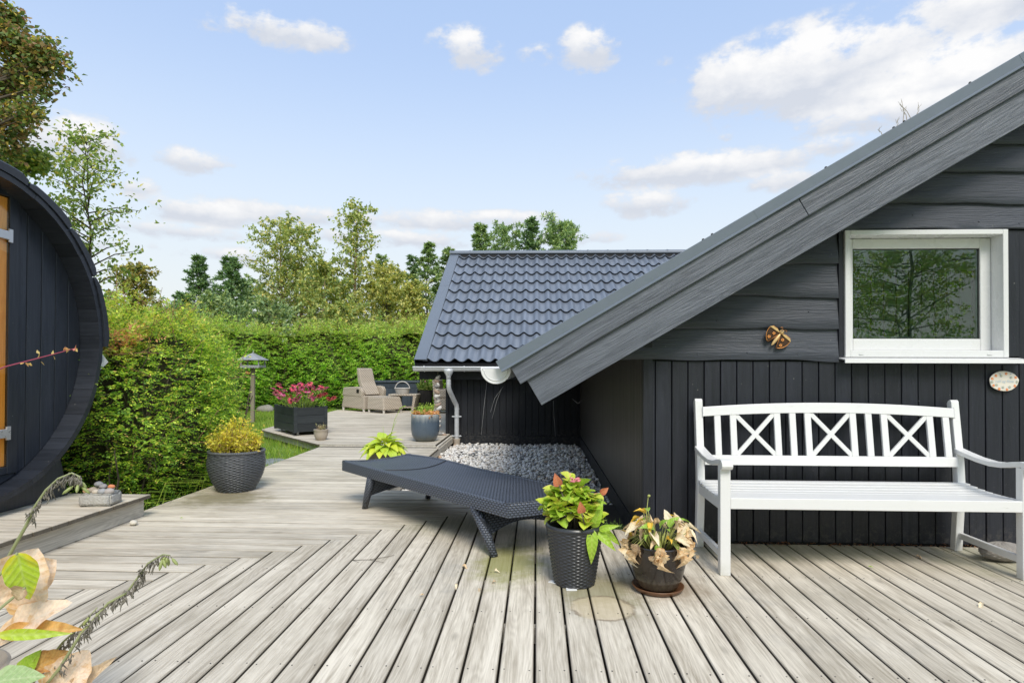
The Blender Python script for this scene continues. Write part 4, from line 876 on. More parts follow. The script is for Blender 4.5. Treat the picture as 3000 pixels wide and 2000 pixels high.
# ---- leaf clouds
def unit(a): return a/np.maximum(np.linalg.norm(a, axis=-1, keepdims=True), 1e-9)
def leaf_cloud(P, D, N, L, W, fold=.18):
    D = unit(D); S = unit(np.cross(D, N)); N = np.cross(S, D); L = L[:, None]; W = W[:, None]
    V = np.stack([P, P+D*L*.45+S*W*.5+N*W*fold, P+D*L, P+D*L*.45-S*W*.5+N*W*fold], 1)
    n = len(P); b = (np.arange(n)*4)[:, None]; F = np.concatenate([b+np.array([[0, 1, 2]]), b+np.array([[0, 2, 3]])], 1).reshape(-1, 3)
    return V.reshape(-1, 3), F
def join(parts):
    Vs, Fs, o = [], [], 0
    for V, F in parts: Vs.append(V); Fs.append(F+o); o += len(V)
    return np.concatenate(Vs), np.concatenate(Fs)
def sprays(O, D, rng, m=13, length=.15, leaf=.024, wid=.55, droop=.25):
    """flat feathery twigs: leaflets left and right of each twig"""
    n = len(O); D = unit(D); U = np.tile([0, 0, 1.], (n, 1))+rng.normal(0, .28, (n, 3)); S = unit(np.cross(D, U)); N = np.cross(S, D)
    Ln = length*rng.uniform(.6, 1.3, n); Ps, Ds, Ns, Ls = [], [], [], []
    for i in range(m):
        t = (i+.6)/m; sg = 1 if i % 2 else -1
        p = O+D*(Ln*t)[:, None]-np.array([0, 0, 1])*(droop*Ln*t*t)[:, None]
        d = D*(.55 if i < m-1 else 1)+S*sg*(.85 if i < m-1 else 0)+N*rng.normal(0, .22, (n, 1))-np.array([0, 0, .15])
        Ps.append(p); Ds.append(d); Ns.append(N+rng.normal(0, .3, (n, 3))); Ls.append(leaf*rng.uniform(.6, 1.3, n)*(1-.35*t))
    P, D_, N_, L = np.concatenate(Ps), np.concatenate(Ds), np.concatenate(Ns), np.concatenate(Ls)
    return leaf_cloud(P, D_, N_, L, L*wid)
def cloud_obj(name, VF, mat, parent=None, at=(0, 0, 0), local=False):
    V, F = VF; at = np.array(at); return link(name, np_mesh(name, V-(0 if local else at), F, mat), parent, tuple(at) if not local else (0, 0, 0), local=local)

# ================================================================== HEDGES
def bulge(a, b, s=1.0): return .09*np.sin(a*2.3*s+1)+.07*np.sin(b*3.1*s+a*1.3)+.05*np.sin(a*5.7*s+b*4.1)
def hedge(name, label, face, top, n_face, n_top, length, leaf, mat, stems, core, core_at):
    """face/top: functions (u,v arrays)-> points, outward normals"""
    hd = thing(name, label, 'hedge', core_at); rng = np.random.default_rng(len(label)); parts = []
    for fn, n in ((face, n_face), (top, n_top)):
        u, v = rng.uniform(0, 1, n), rng.uniform(0, 1, n); P, N = fn(u, v)
        depth = (rng.uniform(-.22, .10, n)*(1.6 if length > .25 else 1.0))[:, None]; P = P+N*depth
        D = N*1.0+rng.normal(0, .55, (n, 3)); D[:, 2] = D[:, 2]*.45+.05
        if fn is top: D = rng.normal(0, .7, (n, 3)); D[:, 2] = np.abs(D[:, 2])*.6+.35
        parts.append(sprays(P, D, rng, 13, length, leaf))
    ms = MB()
    for fn, n in ((face, n_face//60), (top, n_top//22)):      # long stray shoots
        u, v = rng.uniform(0, 1, n), rng.uniform(.25, 1, n); P, N = fn(u, v); D = unit(N*.7+rng.normal(0, .45, (n, 3))+np.array([0, 0, .45])); Ls = length*rng.uniform(1.2, 2.6, n)
        for i in range(n): ms.tube([tuple(P[i]-D[i]*.1), tuple(P[i]+D[i]*Ls[i]*.6), tuple(P[i]+D[i]*Ls[i]+np.array([0, 0, -.03]))], [.004, .003, .0015], 4)
        for q in (.25, .45, .65, .85): parts.append(sprays(P+D*(Ls*q)[:, None], D+rng.normal(0, .7, (n, 3)), rng, 7, length*.45, leaf*.9))
    ms.build('shoot', simple(name+'_shoot', (.30, .16, .09), .8), hd, at=core_at, kind='stuff')
    cloud_obj('foliage', join(parts), mat, hd, core_at)
    m = MB()
    for (p, q, r_) in stems: mid = (Vector(p)+Vector(q))/2+Vector((random.uniform(-.08, .08),)*3); m.tube([p, mid, q], [r_, r_*.7, r_*.35], 5)
    m.build('stem', M_BARK, hd, at=core_at, kind='stuff')
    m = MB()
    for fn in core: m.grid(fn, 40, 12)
    m.build('shade_core', simple(name+'_shade', (.040, .036, .018), .95, .5, 14, 1.0, .05), hd, at=core_at)  # dark inner sheet stands in for the shade inside the hedge
    return hd
# near hedge: plan curve from (-5.2,5.25) along x=-3.62 to y 7.3 and round its end
plan = [(-6.5, 5.35), (-5.0, 5.30), (-4.2, 5.30), (-3.74, 5.42), (-3.60, 5.8), (-3.60, 6.6), (-3.66, 7.1), (-3.86, 7.6), (-4.35, 7.95), (-5.2, 8.2), (-7.0, 8.6)]
plan = np.array(plan); seg = np.r_[0, np.cumsum(np.linalg.norm(np.diff(plan, axis=0), axis=1))]
def plan_at(u, pl=plan, sg=None):
    sg = seg if sg is None else sg; s_ = u*sg[-1]; x = np.interp(s_, sg, pl[:, 0]); y = np.interp(s_, sg, pl[:, 1])
    x2 = np.interp(s_+.05, sg, pl[:, 0]); y2 = np.interp(s_+.05, sg, pl[:, 1]); x1 = np.interp(s_-.05, sg, pl[:, 0]); y1 = np.interp(s_-.05, sg, pl[:, 1])
    tx, ty = x2-x1, y2-y1; l = np.hypot(tx, ty)+1e-9; return x, y, ty/l, -tx/l
def htop(y): return 1.62+.10*np.sin(y*2.2)-.55*np.clip((y-6.3)/1.8, 0, 1)**1.5
def nface(u, v):
    x, y, nx, ny = plan_at(u); H = htop(y); z = GZ+.05+(H-GZ-.05)*v; b = bulge(u*12, z)+.10*np.sin(PI*v)-.05-.22*v**6-.10*(1-v)**3
    P = np.stack([x+nx*b, y+ny*b, z], -1); N = np.stack([nx, ny, .25+.5*v**3], -1); return P, unit(N)
def ntop(u, v):
    x = -3.78-2.4*u**1.1; y = 5.5+2.1*v; z = htop(y)+.10*u+bulge(x*3, y*3)*.9; return np.stack([x, y, z], -1), np.tile([.25, -.15, .95], (len(u), 1))
stems = []
for i in range(70):
    y = random.uniform(5.4, 7.9); x = -3.85-random.uniform(0, .8); stems.append(((x, y, GZ), (x+random.uniform(-.1, .35), y+random.uniform(-.4, .3), random.uniform(.5, 1.3)), random.uniform(.006, .018)))
for i in range(60): u = random.random(); x, y, nx, ny = plan_at(np.array([u])); stems.append(((float(x[0]-nx[0]*.25), float(y[0]-ny[0]*.25), random.uniform(.1, 1.3)), (float(x[0]+nx[0]*.12), float(y[0]+ny[0]*.12)+random.uniform(-.2, .2), random.uniform(.2, 1.65)), .005))
def ncore(u, v):
    x, y, nx, ny = plan_at(np.array([u])); H = float(htop(y)[0]); b = -.30+float(bulge(np.array([u*12]), np.array([v]))[0]); return (float(x[0]+nx[0]*b), float(y[0]+ny[0]*b), GZ+(H-.12-GZ)*v)
def ncoret(u, v): return (-4.0-2.6*u, 5.6+2.0*v, float(htop(5.6+2.0*v))-.13)
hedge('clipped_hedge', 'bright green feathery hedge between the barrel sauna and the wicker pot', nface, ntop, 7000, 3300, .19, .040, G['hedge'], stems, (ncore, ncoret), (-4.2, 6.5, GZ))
# long hedge behind the lawn and the lounge deck
plan2 = np.array([(-10.4, 8.6), (-10.2, 12), (-9.8, 16), (-9.2, 19.2), (-8.4, 20.1), (-7.0, 20.2), (-5.6, 19.6), (-4.6, 19.3), (-3.4, 19.4), (-2.3, 19.6), (-1.6, 20.4)]); seg2 = np.r_[0, np.cumsum(np.linalg.norm(np.diff(plan2, axis=0), axis=1))]
def fh(x, y): return 2.46+.07*np.sin(x*1.7+y)+.05*np.sin(x*4.1)+.12*np.clip((12-y)/4, 0, 1)
def fface(u, v):
    x, y, nx, ny = plan_at(u, plan2, seg2); H = fh(x, y); z = GZ+(H-GZ)*v; b = 1.6*bulge(u*26, z*1.2, .8)+.12*np.sin(PI*v)-.05-.25*v**6
    return np.stack([x+nx*b, y+ny*b, z], -1), unit(np.stack([nx, ny, .2+.5*v**3], -1))
def ftop(u, v):
    x, y, nx, ny = plan_at(u, plan2, seg2); x = x-nx*v*1.7; y = y-ny*v*1.7; return np.stack([x, y, fh(x, y)+.05+bulge(x*2, y*2)*1.1], -1), np.tile([0, -.2, .95], (len(u), 1))
def fcore(u, v):
    x, y, nx, ny = plan_at(np.array([u]), plan2, seg2); b = -.32+1.6*float(bulge(np.array([u*26]), np.array([v*3]), .8)[0]); return (float(x[0]+nx[0]*b), float(y[0]+ny[0]*b), GZ+(float(fh(x, y)[0])-.14-GZ)*v)
def fcoret(u, v):
    x, y, nx, ny = plan_at(np.array([u]), plan2, seg2); return (float(x[0]-nx[0]*(.2+1.6*v)), float(y[0]-ny[0]*(.2+1.6*v)), float(fh(x, y)[0])-.12)
stems2 = []
for i in range(90): u = random.random(); x, y, nx, ny = [float(a[0]) for a in plan_at(np.array([u]), plan2, seg2)]; stems2.append(((x-nx*.2, y-ny*.2, GZ), (x+nx*.1+random.uniform(-.4, .4), y+ny*.1, random.uniform(.8, 2.2)), .014))
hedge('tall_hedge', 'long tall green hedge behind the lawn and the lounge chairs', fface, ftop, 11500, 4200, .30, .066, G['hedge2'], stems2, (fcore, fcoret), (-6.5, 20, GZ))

# ================================================================== TREES
def tree(name, label, base, H, W, kind, mat, nb, nl, leaf, crown0=.15, bark=M_BARK, seed=1, lean=(0, 0), trunk_r=.09, cat='tree', group=None, spread=1.0):
    rng = np.random.default_rng(seed); t_ = thing(name, label, cat, base, group); m = MB(); base = Vector((0, 0, 0))
    tops = [Vector((lean[0]*k*k, lean[1]*k*k, H*k)) for k in np.linspace(0, 1, 8)]
    tops = [p+Vector((rng.normal(0, .02*W), rng.normal(0, .02*W), 0)) for p in tops]
    m.tube(tops, [trunk_r*(1-.92*k) for k in np.linspace(0, 1, 8)], 6)
    Ps, Ds, Ls = [], [], []
    for b in range(nb):
        h = crown0+(1-crown0)*((b+rng.uniform(0, 1))/nb)**.85; h = min(h, .985)
        p0 = tops[0].lerp(tops[-1], h) if False else Vector((lean[0]*h*h, lean[1]*h*h, H*h))
        az_ = b*2.4+rng.uniform(-.5, .5)
        if kind == 'conifer': ext = W*.5*(1-h)**.8*rng.uniform(.55, 1.25)+.10; rise = .25-.35*(1-h); dz_ = np.array([math.cos(az_), math.sin(az_), rise+.25*h])
        elif kind == 'birch': ext = W*.5*math.sin(PI*min(1, .18+.82*(1-h)**.8))**.7*rng.uniform(.5, 1.1)+.1; dz_ = np.array([math.cos(az_), math.sin(az_), rng.uniform(.3, 1.0)])
        elif kind == 'pine': ext = W*.5*(1-h*.75)**.6*rng.uniform(.6, 1.1); dz_ = np.array([math.cos(az_), math.sin(az_), rng.uniform(.1, .6)])
        else: ext = W*.5*math.sqrt(max(.05, 1-((h-.45)/.58)**2))*rng.uniform(.55, 1.1); dz_ = np.array([math.cos(az_), math.sin(az_), rng.uniform(-.1, .8)])
        d = dz_/np.linalg.norm(dz_); p0n = np.array(p0); pts = [p0n+d*ext*q+np.array([0, 0, (.12 if kind == 'conifer' else -.08)*ext*q*q]) for q in (0, .5, 1)]
        if kind == 'birch': pts[2] = pts[2]-np.array([0, 0, .12*ext])
        m.tube(pts, [trunk_r*.35*(1-h)+.008, trunk_r*.2*(1-h)+.006, .003], 4)
        ntw = max(3, int(9*ext/(W*.5)+2))
        for k in range(ntw):
            q = rng.uniform(.2, 1.0); o = pts[0]*(1-q)**2+2*pts[1]*q*(1-q)+pts[2]*q*q if False else (pts[0]+(pts[1]-pts[0])*q*2 if q < .5 else pts[1]+(pts[2]-pts[1])*(q*2-1))
            if kind == 'conifer': td = d*.9+rng.normal(0, .6, 3)*np.array([1, 1, .35])+np.array([0, 0, -.12]); tl = (ext*.34+.12)*(1.15-q*.6); dens = 1.3
            elif kind == 'pine': td = d*.5+rng.normal(0, .7, 3)*np.array([1, 1, .7])+np.array([0, 0, .3]); tl = ext*.25+.1; dens = 1.2
            else: td = d*.5+rng.normal(0, .8, 3); tl = (ext*.35+.12)*rng.uniform(.6, 1.3); dens = 1.
            td = td/np.linalg.norm(td); cnt = int(nl/nb/ntw*dens)+1; s_ = rng.uniform(0, 1, cnt)
            P = o+td*(tl*s_)[:, None]+rng.normal(0, .045*spread*(tl*.8+.2), (cnt, 3))*np.array([1, 1, .6])
            if kind == 'conifer': Dl = td*.7+rng.normal(0, .7, (cnt, 3))*np.array([1, 1, .5])
            elif kind == 'birch': Dl = rng.normal(0, 1, (cnt, 3))+np.array([0, 0, -.6])
            else: Dl = rng.normal(0, 1, (cnt, 3))+td*.6
            Ps.append(P); Ds.append(Dl); Ls.append(leaf*rng.uniform(.6, 1.35, cnt))
    m.build('trunk', bark, t_, True, local=True)
    P, D, L = np.concatenate(Ps), np.concatenate(Ds), np.concatenate(Ls)
    wd = .30 if kind in ('conifer', 'pine') else .62
    N = rng.normal(0, .6, (len(P), 3))+np.array([0, 0, 1.]); cloud_obj('crown', leaf_cloud(P, D, N, L, L*wd), mat, t_, local=True); return t_
def at(px, Y): return (px-1573)/1782.6*Y
def topz(py, Y): return 1.2563+(1078-py)/1782.6*Y
def T(name, label, px, ptop, wpx, Y, kind, mat, nb, nl, leaf, **kw):
    z = topz(ptop, Y); return tree(name, label, (at(px, Y), Y, GZ), z-GZ, wpx/1782.6*Y, kind, mat, nb, nl, leaf, **kw)
T('spruce_tree', 'dark spruce tree with a narrow spire, left of the far tree row', 558, 748, 210, 26, 'conifer', G['spruce'], 80, 10000, 0.15, seed=3, crown0=.25)
T('spruce_tree', 'dark open-branched spruce tree, second from the left in the far row', 655, 755, 260, 25, 'conifer', G['spruce'], 64, 10000, 0.16, seed=4, crown0=.25)
T('spruce_tree', 'low dark spruce leaning at the left end of the far row', 505, 860, 150, 25, 'conifer', G['spruce'], 50, 5500, 0.15, seed=24, crown0=.2)
T('birch_tree', 'pale green birch with thin pointed top right of the spruces', 808, 655, 210, 27, 'birch', G['birch'], 70, 12000, 0.115, seed=5, bark=M_BIRCH, trunk_r=.12, crown0=.12)
T('birch_tree', 'thin birch leader close behind the pale pointed birch', 870, 668, 150, 28, 'birch', G['birch'], 46, 4800, .135, seed=15, bark=M_BIRCH, trunk_r=.10, crown0=.2)
T('birch_tree', 'tallest slender birch with an orange trunk in the far row', 1025, 605, 130, 26, 'birch', G['birch'], 60, 5200, .13, seed=6, bark=M_BIRCH, trunk_r=.12, crown0=.25, lean=(.25, 0))
T('birch_tree', 'broad low birch between the two tall birches', 940, 775, 230, 25, 'round', G['birch'], 60, 12000, 0.12, seed=16, bark=M_BIRCH, trunk_r=.1, crown0=.1)
T('leafy_tree', 'round olive green tree beside the slender tall birch', 1125, 790, 260, 25, 'round', G['olive'], 60, 12000, 0.12, seed=7)
T('spruce_tree', 'small spruce tip rising behind the olive green tree', 1112, 745, 150, 28, 'conifer', G['pine'], 60, 5000, 0.14, seed=8)
T('spruce_tree', 'bright spruce just left of the tiled roof', 1250, 712, 190, 27, 'conifer', G['pine'], 80, 10500, 0.15, seed=9, crown0=.12)
T('spruce_tree', 'thin spruce top left of the bright spruce by the roof', 1204, 748, 120, 28, 'conifer', G['spruce'], 60, 5500, 0.14, seed=19)
T('spruce_tree', 'spruce half hidden by the left roof edge', 1310, 730, 180, 28, 'conifer', G['pine'], 70, 8000, 0.15, seed=29)
T('leafy_tree', 'yellow-green bush tree between hedge and tiled roof', 1205, 830, 130, 23.5, 'round', G['olive'], 40, 4500, .13, seed=10)
T('pine_tree', 'pine with a thin left branch above the left end of the roof ridge', 1405, 660, 170, 27, 'conifer', G['pine'], 70, 7000, 0.17, seed=11, crown0=.3)
T('pine_tree', 'bushy pine above the ridge, between two thinner tops', 1478, 668, 230, 29, 'pine', G['pine'], 70, 9000, 0.17, seed=12, crown0=.3)
T('pine_tree', 'pointed pine standing tallest above the roof ridge', 1557, 642, 180, 28, 'conifer', G['spruce'], 80, 8500, 0.17, seed=13, crown0=.3)
T('pine_tree', 'broad pine at the right end above the roof ridge', 1640, 655, 250, 27, 'pine', G['pine'], 90, 13000, 0.17, seed=14, crown0=.3)
T('willow_tree', 'tall sparse willow with fine leaves right behind the barrel sauna', 225, 385, 290, 9.6, 'birch', G['willow'], 60, 2500, .075, seed=21, crown0=.28, trunk_r=.04, lean=(-.1, 0))
T('willow_tree', 'thin willow shoot with few leaves at the edge of the sauna willow', 165, 372, 70, 10.0, 'birch', G['willow'], 18, 260, .085, seed=22, crown0=.5, trunk_r=.02)
T('leafy_bush', 'bronze leaved bush between the sauna and the far spruces', 365, 775, 170, 12.5, 'round', G['brown'], 60, 7500, .075, seed=23, cat='bush')
T('leafy_bush', 'grey-green bramble bush over the left part of the hedge', 600, 880, 240, 21.5, 'round', G['teal'], 50, 5200, .13, seed=25, cat='bush')
T('leafy_bush', 'grey-green bush over the middle of the hedge', 770, 890, 280, 21.8, 'round', G['teal'], 50, 5200, .13, seed=26, cat='bush')
T('leafy_bush', 'olive bush over the hedge in front of the slender birch', 1000, 900, 260, 22.5, 'round', G['birch'], 50, 6200, .13, seed=27, cat='bush')
T('leafy_bush', 'green bush with pale shoots between bronze bush and hedge', 460, 905, 190, 16, 'round', G['teal'], 40, 4200, .10, seed=28, cat='bush')
T('leafy_bush', 'olive bush at the hedge end below the roof verge', 1190, 945, 150, 22.3, 'round', G['olive'], 40, 4000, .12, seed=38, cat='bush')
T('leafy_tree', 'broad dull green tree filling the gap behind the two spruces', 700, 830, 260, 30, 'round', G['teal'], 60, 8500, .15, seed=41)
T('leafy_tree', 'broad dull green tree behind the middle birches', 930, 800, 300, 31, 'round', G['teal'], 60, 9500, .15, seed=42)
T('leafy_tree', 'broad green tree behind the bright spruce', 1160, 810, 260, 31, 'round', G['birch'], 60, 9000, .15, seed=43)
T('leafy_tree', 'low green tree behind the leaning spruce', 520, 890, 180, 28, 'round', G['teal'], 40, 4500, .14, seed=44)
# big sycamore whose branch tips reach into the picture at the upper left
def canopy_limbs(name, label, base, limbs, mat, leaf, per, seed, cat='tree'):
    rng = np.random.default_rng(seed); t_ = thing(name, label, cat, base); m = MB(); B = np.array(base); Ps, Ds = [], []
    m.tube([(0, 0, 0), (.1, 0, 2.2), (.2, .05, 4.2)], [.22, .17, .10], 8)
    for (tip, rr, cnt) in limbs:
        rr *= .72
        tip = np.array(tip)-B; s0 = np.array([.15, 0, rng.uniform(2.4, 4.0)]); mid = (s0+tip)/2+np.array([0, 0, .25]); m.tube([s0, mid, tip], [.06, .035, .008], 6)
        nc = max(4, int(rr*16))
        for k in range(nc):
            n_mul = 1.9 if leaf < .07 else 1.0
            c = tip+rng.normal(0, 1, 3)*np.array([rr*.5, rr*.5, rr*.38]); n = int(cnt/nc*n_mul)
            Ps.append(c+rng.normal(0, .085, (n, 3))); Ds.append(rng.normal(0, .7, (n, 3))+np.array([.7, 0, -.35]))
            m.tube([tip*.6+mid*.4, c], [.008, .003], 4)
    m.build('trunk', M_BARK, t_, True, local=True)
    P, D = np.concatenate(Ps), np.concatenate(Ds); L = leaf*rng.uniform(.6, 1.3, len(P)); N = rng.normal(0, .5, (len(P), 3))+np.array([0, 0, 1.])
    cloud_obj('crown', leaf_cloud(P, D, N, L, L*.8), mat, t_, local=True); return t_
def pt(px, py, Y): return (at(px, Y), Y, topz(py, Y))
canopy_limbs('sycamore_tree', 'large browning sycamore whose branch tips hang in at the upper left', (-10.5, 7.6, GZ),
    [(pt(0, 90, 7.5), .24, 560), (pt(62, 150, 7.4), .22, 520), (pt(18, 205, 7.6), .18, 330), (pt(-40, 60, 7.6), .4, 900), (pt(-30, 335, 7.6), .2, 380), (pt(20, 300, 7.4), .15, 260), (pt(-60, 220, 7.7), .35, 800), (pt(128, 158, 7.4), .09, 130), (pt(62, 225, 7.4), .09, 140), (pt(-80, 380, 7.6), .3, 500), (pt(-150, -60, 7.6), .6, 1200)], G['syca'], .062, 1, 31)
canopy_limbs('willow_tree', 'green leaved branches just above the top of the sauna roof', (-8.6, 8.4, GZ), [(pt(20, 445, 8.2), .22, 600), (pt(50, 470, 8.2), .14, 200), (pt(-60, 440, 8.2), .4, 700)], G['willow'], .075, 1, 33)
# trees and hedge behind the camera, mirrored in the window
for i, (x_, y_, h_, w_) in enumerate(((-3.0, -8, 7.5, 5), (3.4, -5.5, 6.4, 6), (7.2, -6.5, 7.8, 6.5), (11.5, -7.5, 6.8, 5))):
    tree('leafy_tree', ['tree behind the viewer, farthest left', 'tree behind the viewer facing the bench', 'tree behind the viewer facing the window', 'tree behind the viewer, farthest right'][i], (x_, y_-3, GZ), h_*1.15, w_*1.25, 'round', G['hedge2'], 90, 22000, .10, seed=60+i, crown0=.05, spread=1.6)

# ================================================================== LAWN
rng = np.random.default_rng(5); n = 52000
GX, GY = rng.uniform(-9.6, -3.5, n), rng.uniform(7.6, 19.8, n); n0 = n
ok = (GX < -3.47-(np.clip(GY, 9.55, 11.75)-9.55)*.886+.02)
GX, GY = GX[ok], GY[ok]; n = len(GX); hgt = rng.uniform(.03, .085, n)+.09*(rng.uniform(0, 1, n) > .985)+.05*(np.abs(GX+3.55+(np.clip(GY, 9.55, 11.75)-9.55)*.886) < .10)
a = rng.uniform(0, 2*PI, n); B0 = np.stack([GX, GY, np.full(n, GZ-.02)], -1); S = np.stack([np.cos(a), np.sin(a), 0*a], -1)*.006
Tp = B0+np.stack([rng.normal(0, .02, n), rng.normal(0, .02, n), hgt], -1); V = np.stack([B0-S, B0+S, Tp], 1).reshape(-1, 3); F = np.arange(3*n).reshape(-1, 3)
setp(link('lawn_grass', np_mesh('lawn_grass', V, F, G['grass'])), 'short bright green lawn grass beside the decks', 'grass', None, 'stuff')
m = MB(); m.ball((-3.86, 8.75, -.125), (.24, .34, .03), 14, 8, 3, .06); setp(m.build('stepping_stone', simple('grey_flagstone', (.26, .28, .28), .9, .2, 20, .5), None, True, at=(-3.86, 8.75, -.12)), 'flat grey stepping stone in the grass beside the lower deck', 'stone')
m = MB(); m.ball((-8.5, 18.8, -.06), (.28, .2, .14), 14, 8, 5, .08); setp(m.build('garden_stone', M_STONEG, None, True, at=(-8.5, 18.8, -.1)), 'rounded grey stone at the foot of the tall hedge', 'stone')

# ================================================================== BENCH
be = thing('garden_bench', 'white painted wooden garden bench with three X panels in its back', 'bench', (2.05, 4.05, 0))
BX0, BX1 = 1.146, 2.925
def bb(name, m, bevel=.004, at_=None, smooth=False): return m.build(name, M_WHITE, be, smooth, bevel=bevel, at=at_)
for x_ in (BX0, BX1):
    m = MB(); m.box(x_-.031, x_+.031, 3.757, 3.812, .0, .668); bb('leg', m, at_=(x_, 3.78, .3))
    m = MB(); pr = [(4.372, 0), (4.335, .44), (4.348, .62), (4.402, 1.028), (4.408, 1.040), (4.420, 1.043), (4.440, 1.035), (4.452, 1.015), (4.402, .60), (4.392, .44), (4.425, 0)]
    m.prism([(p[0]-.012 if False else p[0], p[1]) for p in pr][::-1], lambda q: (x_-.022 if x_ < 2 else x_-.030, q[0]-.02, q[1]), lambda q: (x_+.030 if x_ < 2 else x_+.022, q[0]-.02, q[1])); bb('leg', m, at_=(x_, 4.37, .5))
def backY(z): return 4.325+(z-.60)*.135
m = MB(); n = 20; vs = []
for i in range(n+1):
    u = i/n; x_ = BX0+.026+(BX1-BX0-.052)*u; k = 1-(2*u-1)**2; zt_, zb_ = .985+.034*k, .920+.029*k
    for zz, yo in ((zb_, -.014), (zt_, -.014), (zt_, .014), (zb_, .014)): vs.append((x_, backY(zz)+yo, zz))
m.add(vs, [(i*4+j, i*4+(j+1) % 4, (i+1)*4+(j+1) % 4, (i+1)*4+j) for i in range(n) for j in range(4)]+[(0, 1, 2, 3), (n*4+3, n*4+2, n*4+1, n*4)]); bb('top_rail', m, at_=(2.03, 4.37, .96))
m = MB(); m.prism([(backY(.586)-.015, .586), (backY(.652)-.015, .652), (backY(.652)+.015, .652), (backY(.586)+.015, .586)], lambda q: (BX0+.026, q[0], q[1]), lambda q: (BX1-.026, q[0], q[1])); bb('lower_rail', m, at_=(2.03, 4.33, .62))
def toprail_z(x_): u = (x_-BX0)/(BX1-BX0); return .922+.029*(1-(2*u-1)**2)
for i, x_ in enumerate((1.274, 1.383, 1.689, 1.795, 1.90, 2.210, 2.317, 2.423, 2.734, 2.842)):
    zt_ = toprail_z(x_); m = MB(); m.bar((x_, backY(.65), .651), (x_, backY(zt_), zt_+.001), .044, .020, up=(0, 1, 0)); bb('back_slat', m, .003, (x_, backY(.8), .8))
for xa, xb in ((1.383, 1.689), (1.90, 2.21), (2.423, 2.734)):
    for j, (p, q) in enumerate((((xa+.02, .655), (xb-.02, toprail_z(xb)-.004)), ((xa+.02, toprail_z(xa)-.004), (xb-.02, .655)))):
        m = MB(); m.bar((p[0], backY(p[1])+.001+.0015*j, p[1]), (q[0], backY(q[1])+.001+.0015*j, q[1]), .030, .017-.002*j, up=(0, 1, 0)); bb('cross_brace', m, .002, ((xa+xb)/2, backY(.8), .8))
for i in range(8):
    y0 = 3.783+i*.069; zt_ = .470-.012*math.sin(PI*(i+.5)/8)+.012*(i/7)**2
    m = MB(); m.box(BX0-.018 if i else BX0+.032, BX1+.018 if i else BX1-.032, y0, y0+.059, zt_-.020, zt_); bb('seat_slat', m, .003, (2.03, y0+.03, zt_))
m = MB(); m.box(BX0+.031, BX1-.031, 3.757, 3.780, .405, .472); bb('front_rail', m, at_=(2.03, 3.77, .44))
m = MB(); m.box(BX0+.03, BX1-.03, 4.34, 4.362, .39, .45); bb('rear_rail', m, at_=(2.03, 4.35, .42))
for x_ in (BX0, BX1):
    s_ = 1 if x_ < 2 else -1
    m = MB(); m.box(x_-.015, x_+.015, 3.812, 4.33, .385, .448); bb('seat_side_rail', m, at_=(x_, 4.07, .42))
    m = MB(); m.box(x_-.013, x_+.013, 3.812, 4.335, .088, .132); bb('stretcher', m, at_=(x_, 4.07, .11))
    m = MB(); pts = [(4.355, .712), (4.27, .696), (4.15, .677), (4.03, .669), (3.92, .677), (3.84, .694), (3.77, .706), (3.735, .704), (3.716, .690), (3.712, .668), (3.722, .650), (3.742, .645), (3.760, .655), (3.77, .672), (3.84, .662), (3.93, .644), (4.03, .637), (4.15, .646), (4.27, .664), (4.355, .678)]
    m.prism(pts, lambda q: (x_-.034, q[0], q[1]), lambda q: (x_+.034, q[0], q[1])); bb('armrest', m, .005, (x_, 4.05, .68))

# ================================================================== LOUNGER
lo = thing('rattan_lounger', 'long low dark rattan sun lounger lying across the deck boards', 'sun lounger', (-1.812, 5.606, 0), rz=math.atan2(-.727, .685))
LL, LW, LZ0, LZ1 = 2.38, .72, .300, .392
# local x along the lounger, local y across (away from the camera)
def lz(u, v):    # surface height over the frame, u 0..1 head->foot, v 0..1 across
    return LZ1-.004-.022*math.sin(PI*v)*math.exp(-((u-.03)/.16)**2)+.020*math.sin(PI*min(1, max(0, (u-.02)/.45)))*v*.8-.016*math.sin(PI*v)*math.exp(-((u-.30)/.10)**2)
end = lambda v: .075*math.sin(PI*v)
m = MB()
m.grid(lambda u, v: ((.03+(LL-.06+end(v)*.9)*u), .035+(LW-.07)*v, lz(u, v)), 72, 20); m.build('woven_surface', M_RATTAN, lo, True, local=True)
for nm, yy in (('side_rail', 0.0), ('side_rail', LW-.05)):
    m = MB(); vs = []; n = 30
    for i in range(n+1):
        x_ = LL*i/n; v_ = 0 if yy == 0 else 1; zt_ = lz(i/n, v_)+.006
        for a_, b_ in ((yy, LZ0), (yy, zt_-.010), (yy+.010, zt_), (yy+.040, zt_), (yy+.05, zt_-.010), (yy+.05, LZ0)): vs.append((x_, a_, b_))
    m.add(vs, [(i*6+(j+1) % 6, i*6+j, (i+1)*6+j, (i+1)*6+(j+1) % 6) for i in range(n) for j in range(6)]+[tuple(range(6)), tuple(range(n*6, n*6+6))[::-1]]); m.build(nm, M_RATTAN, lo, True, local=True, sharp=50)
for nm, u_ in (('head_rail', 0), ('foot_rail', 1)):
    m = MB(); n = 16; vs = []
    for i in range(n+1):
        v_ = i/n; x_ = LL+end(v_)-.05 if u_ else 0.0; zt_ = lz(u_, v_)+.002; y_ = .002+(LW-.004)*v_
        for a_, b_ in ((x_, LZ0+.001), (x_, zt_), (x_+.010, zt_+.006), (x_+.040, zt_+.006), (x_+.05, zt_-.012), (x_+.05, LZ0+.001)): vs.append((a_, y_, b_))
    m.add(vs, [(i*6+j, i*6+(j+1) % 6, (i+1)*6+(j+1) % 6, (i+1)*6+j) for i in range(n) for j in range(6)]+[tuple(range(6))[::-1], tuple(range(n*6, n*6+6))]); m.build(nm, M_RATTAN, lo, True, local=True, sharp=50)
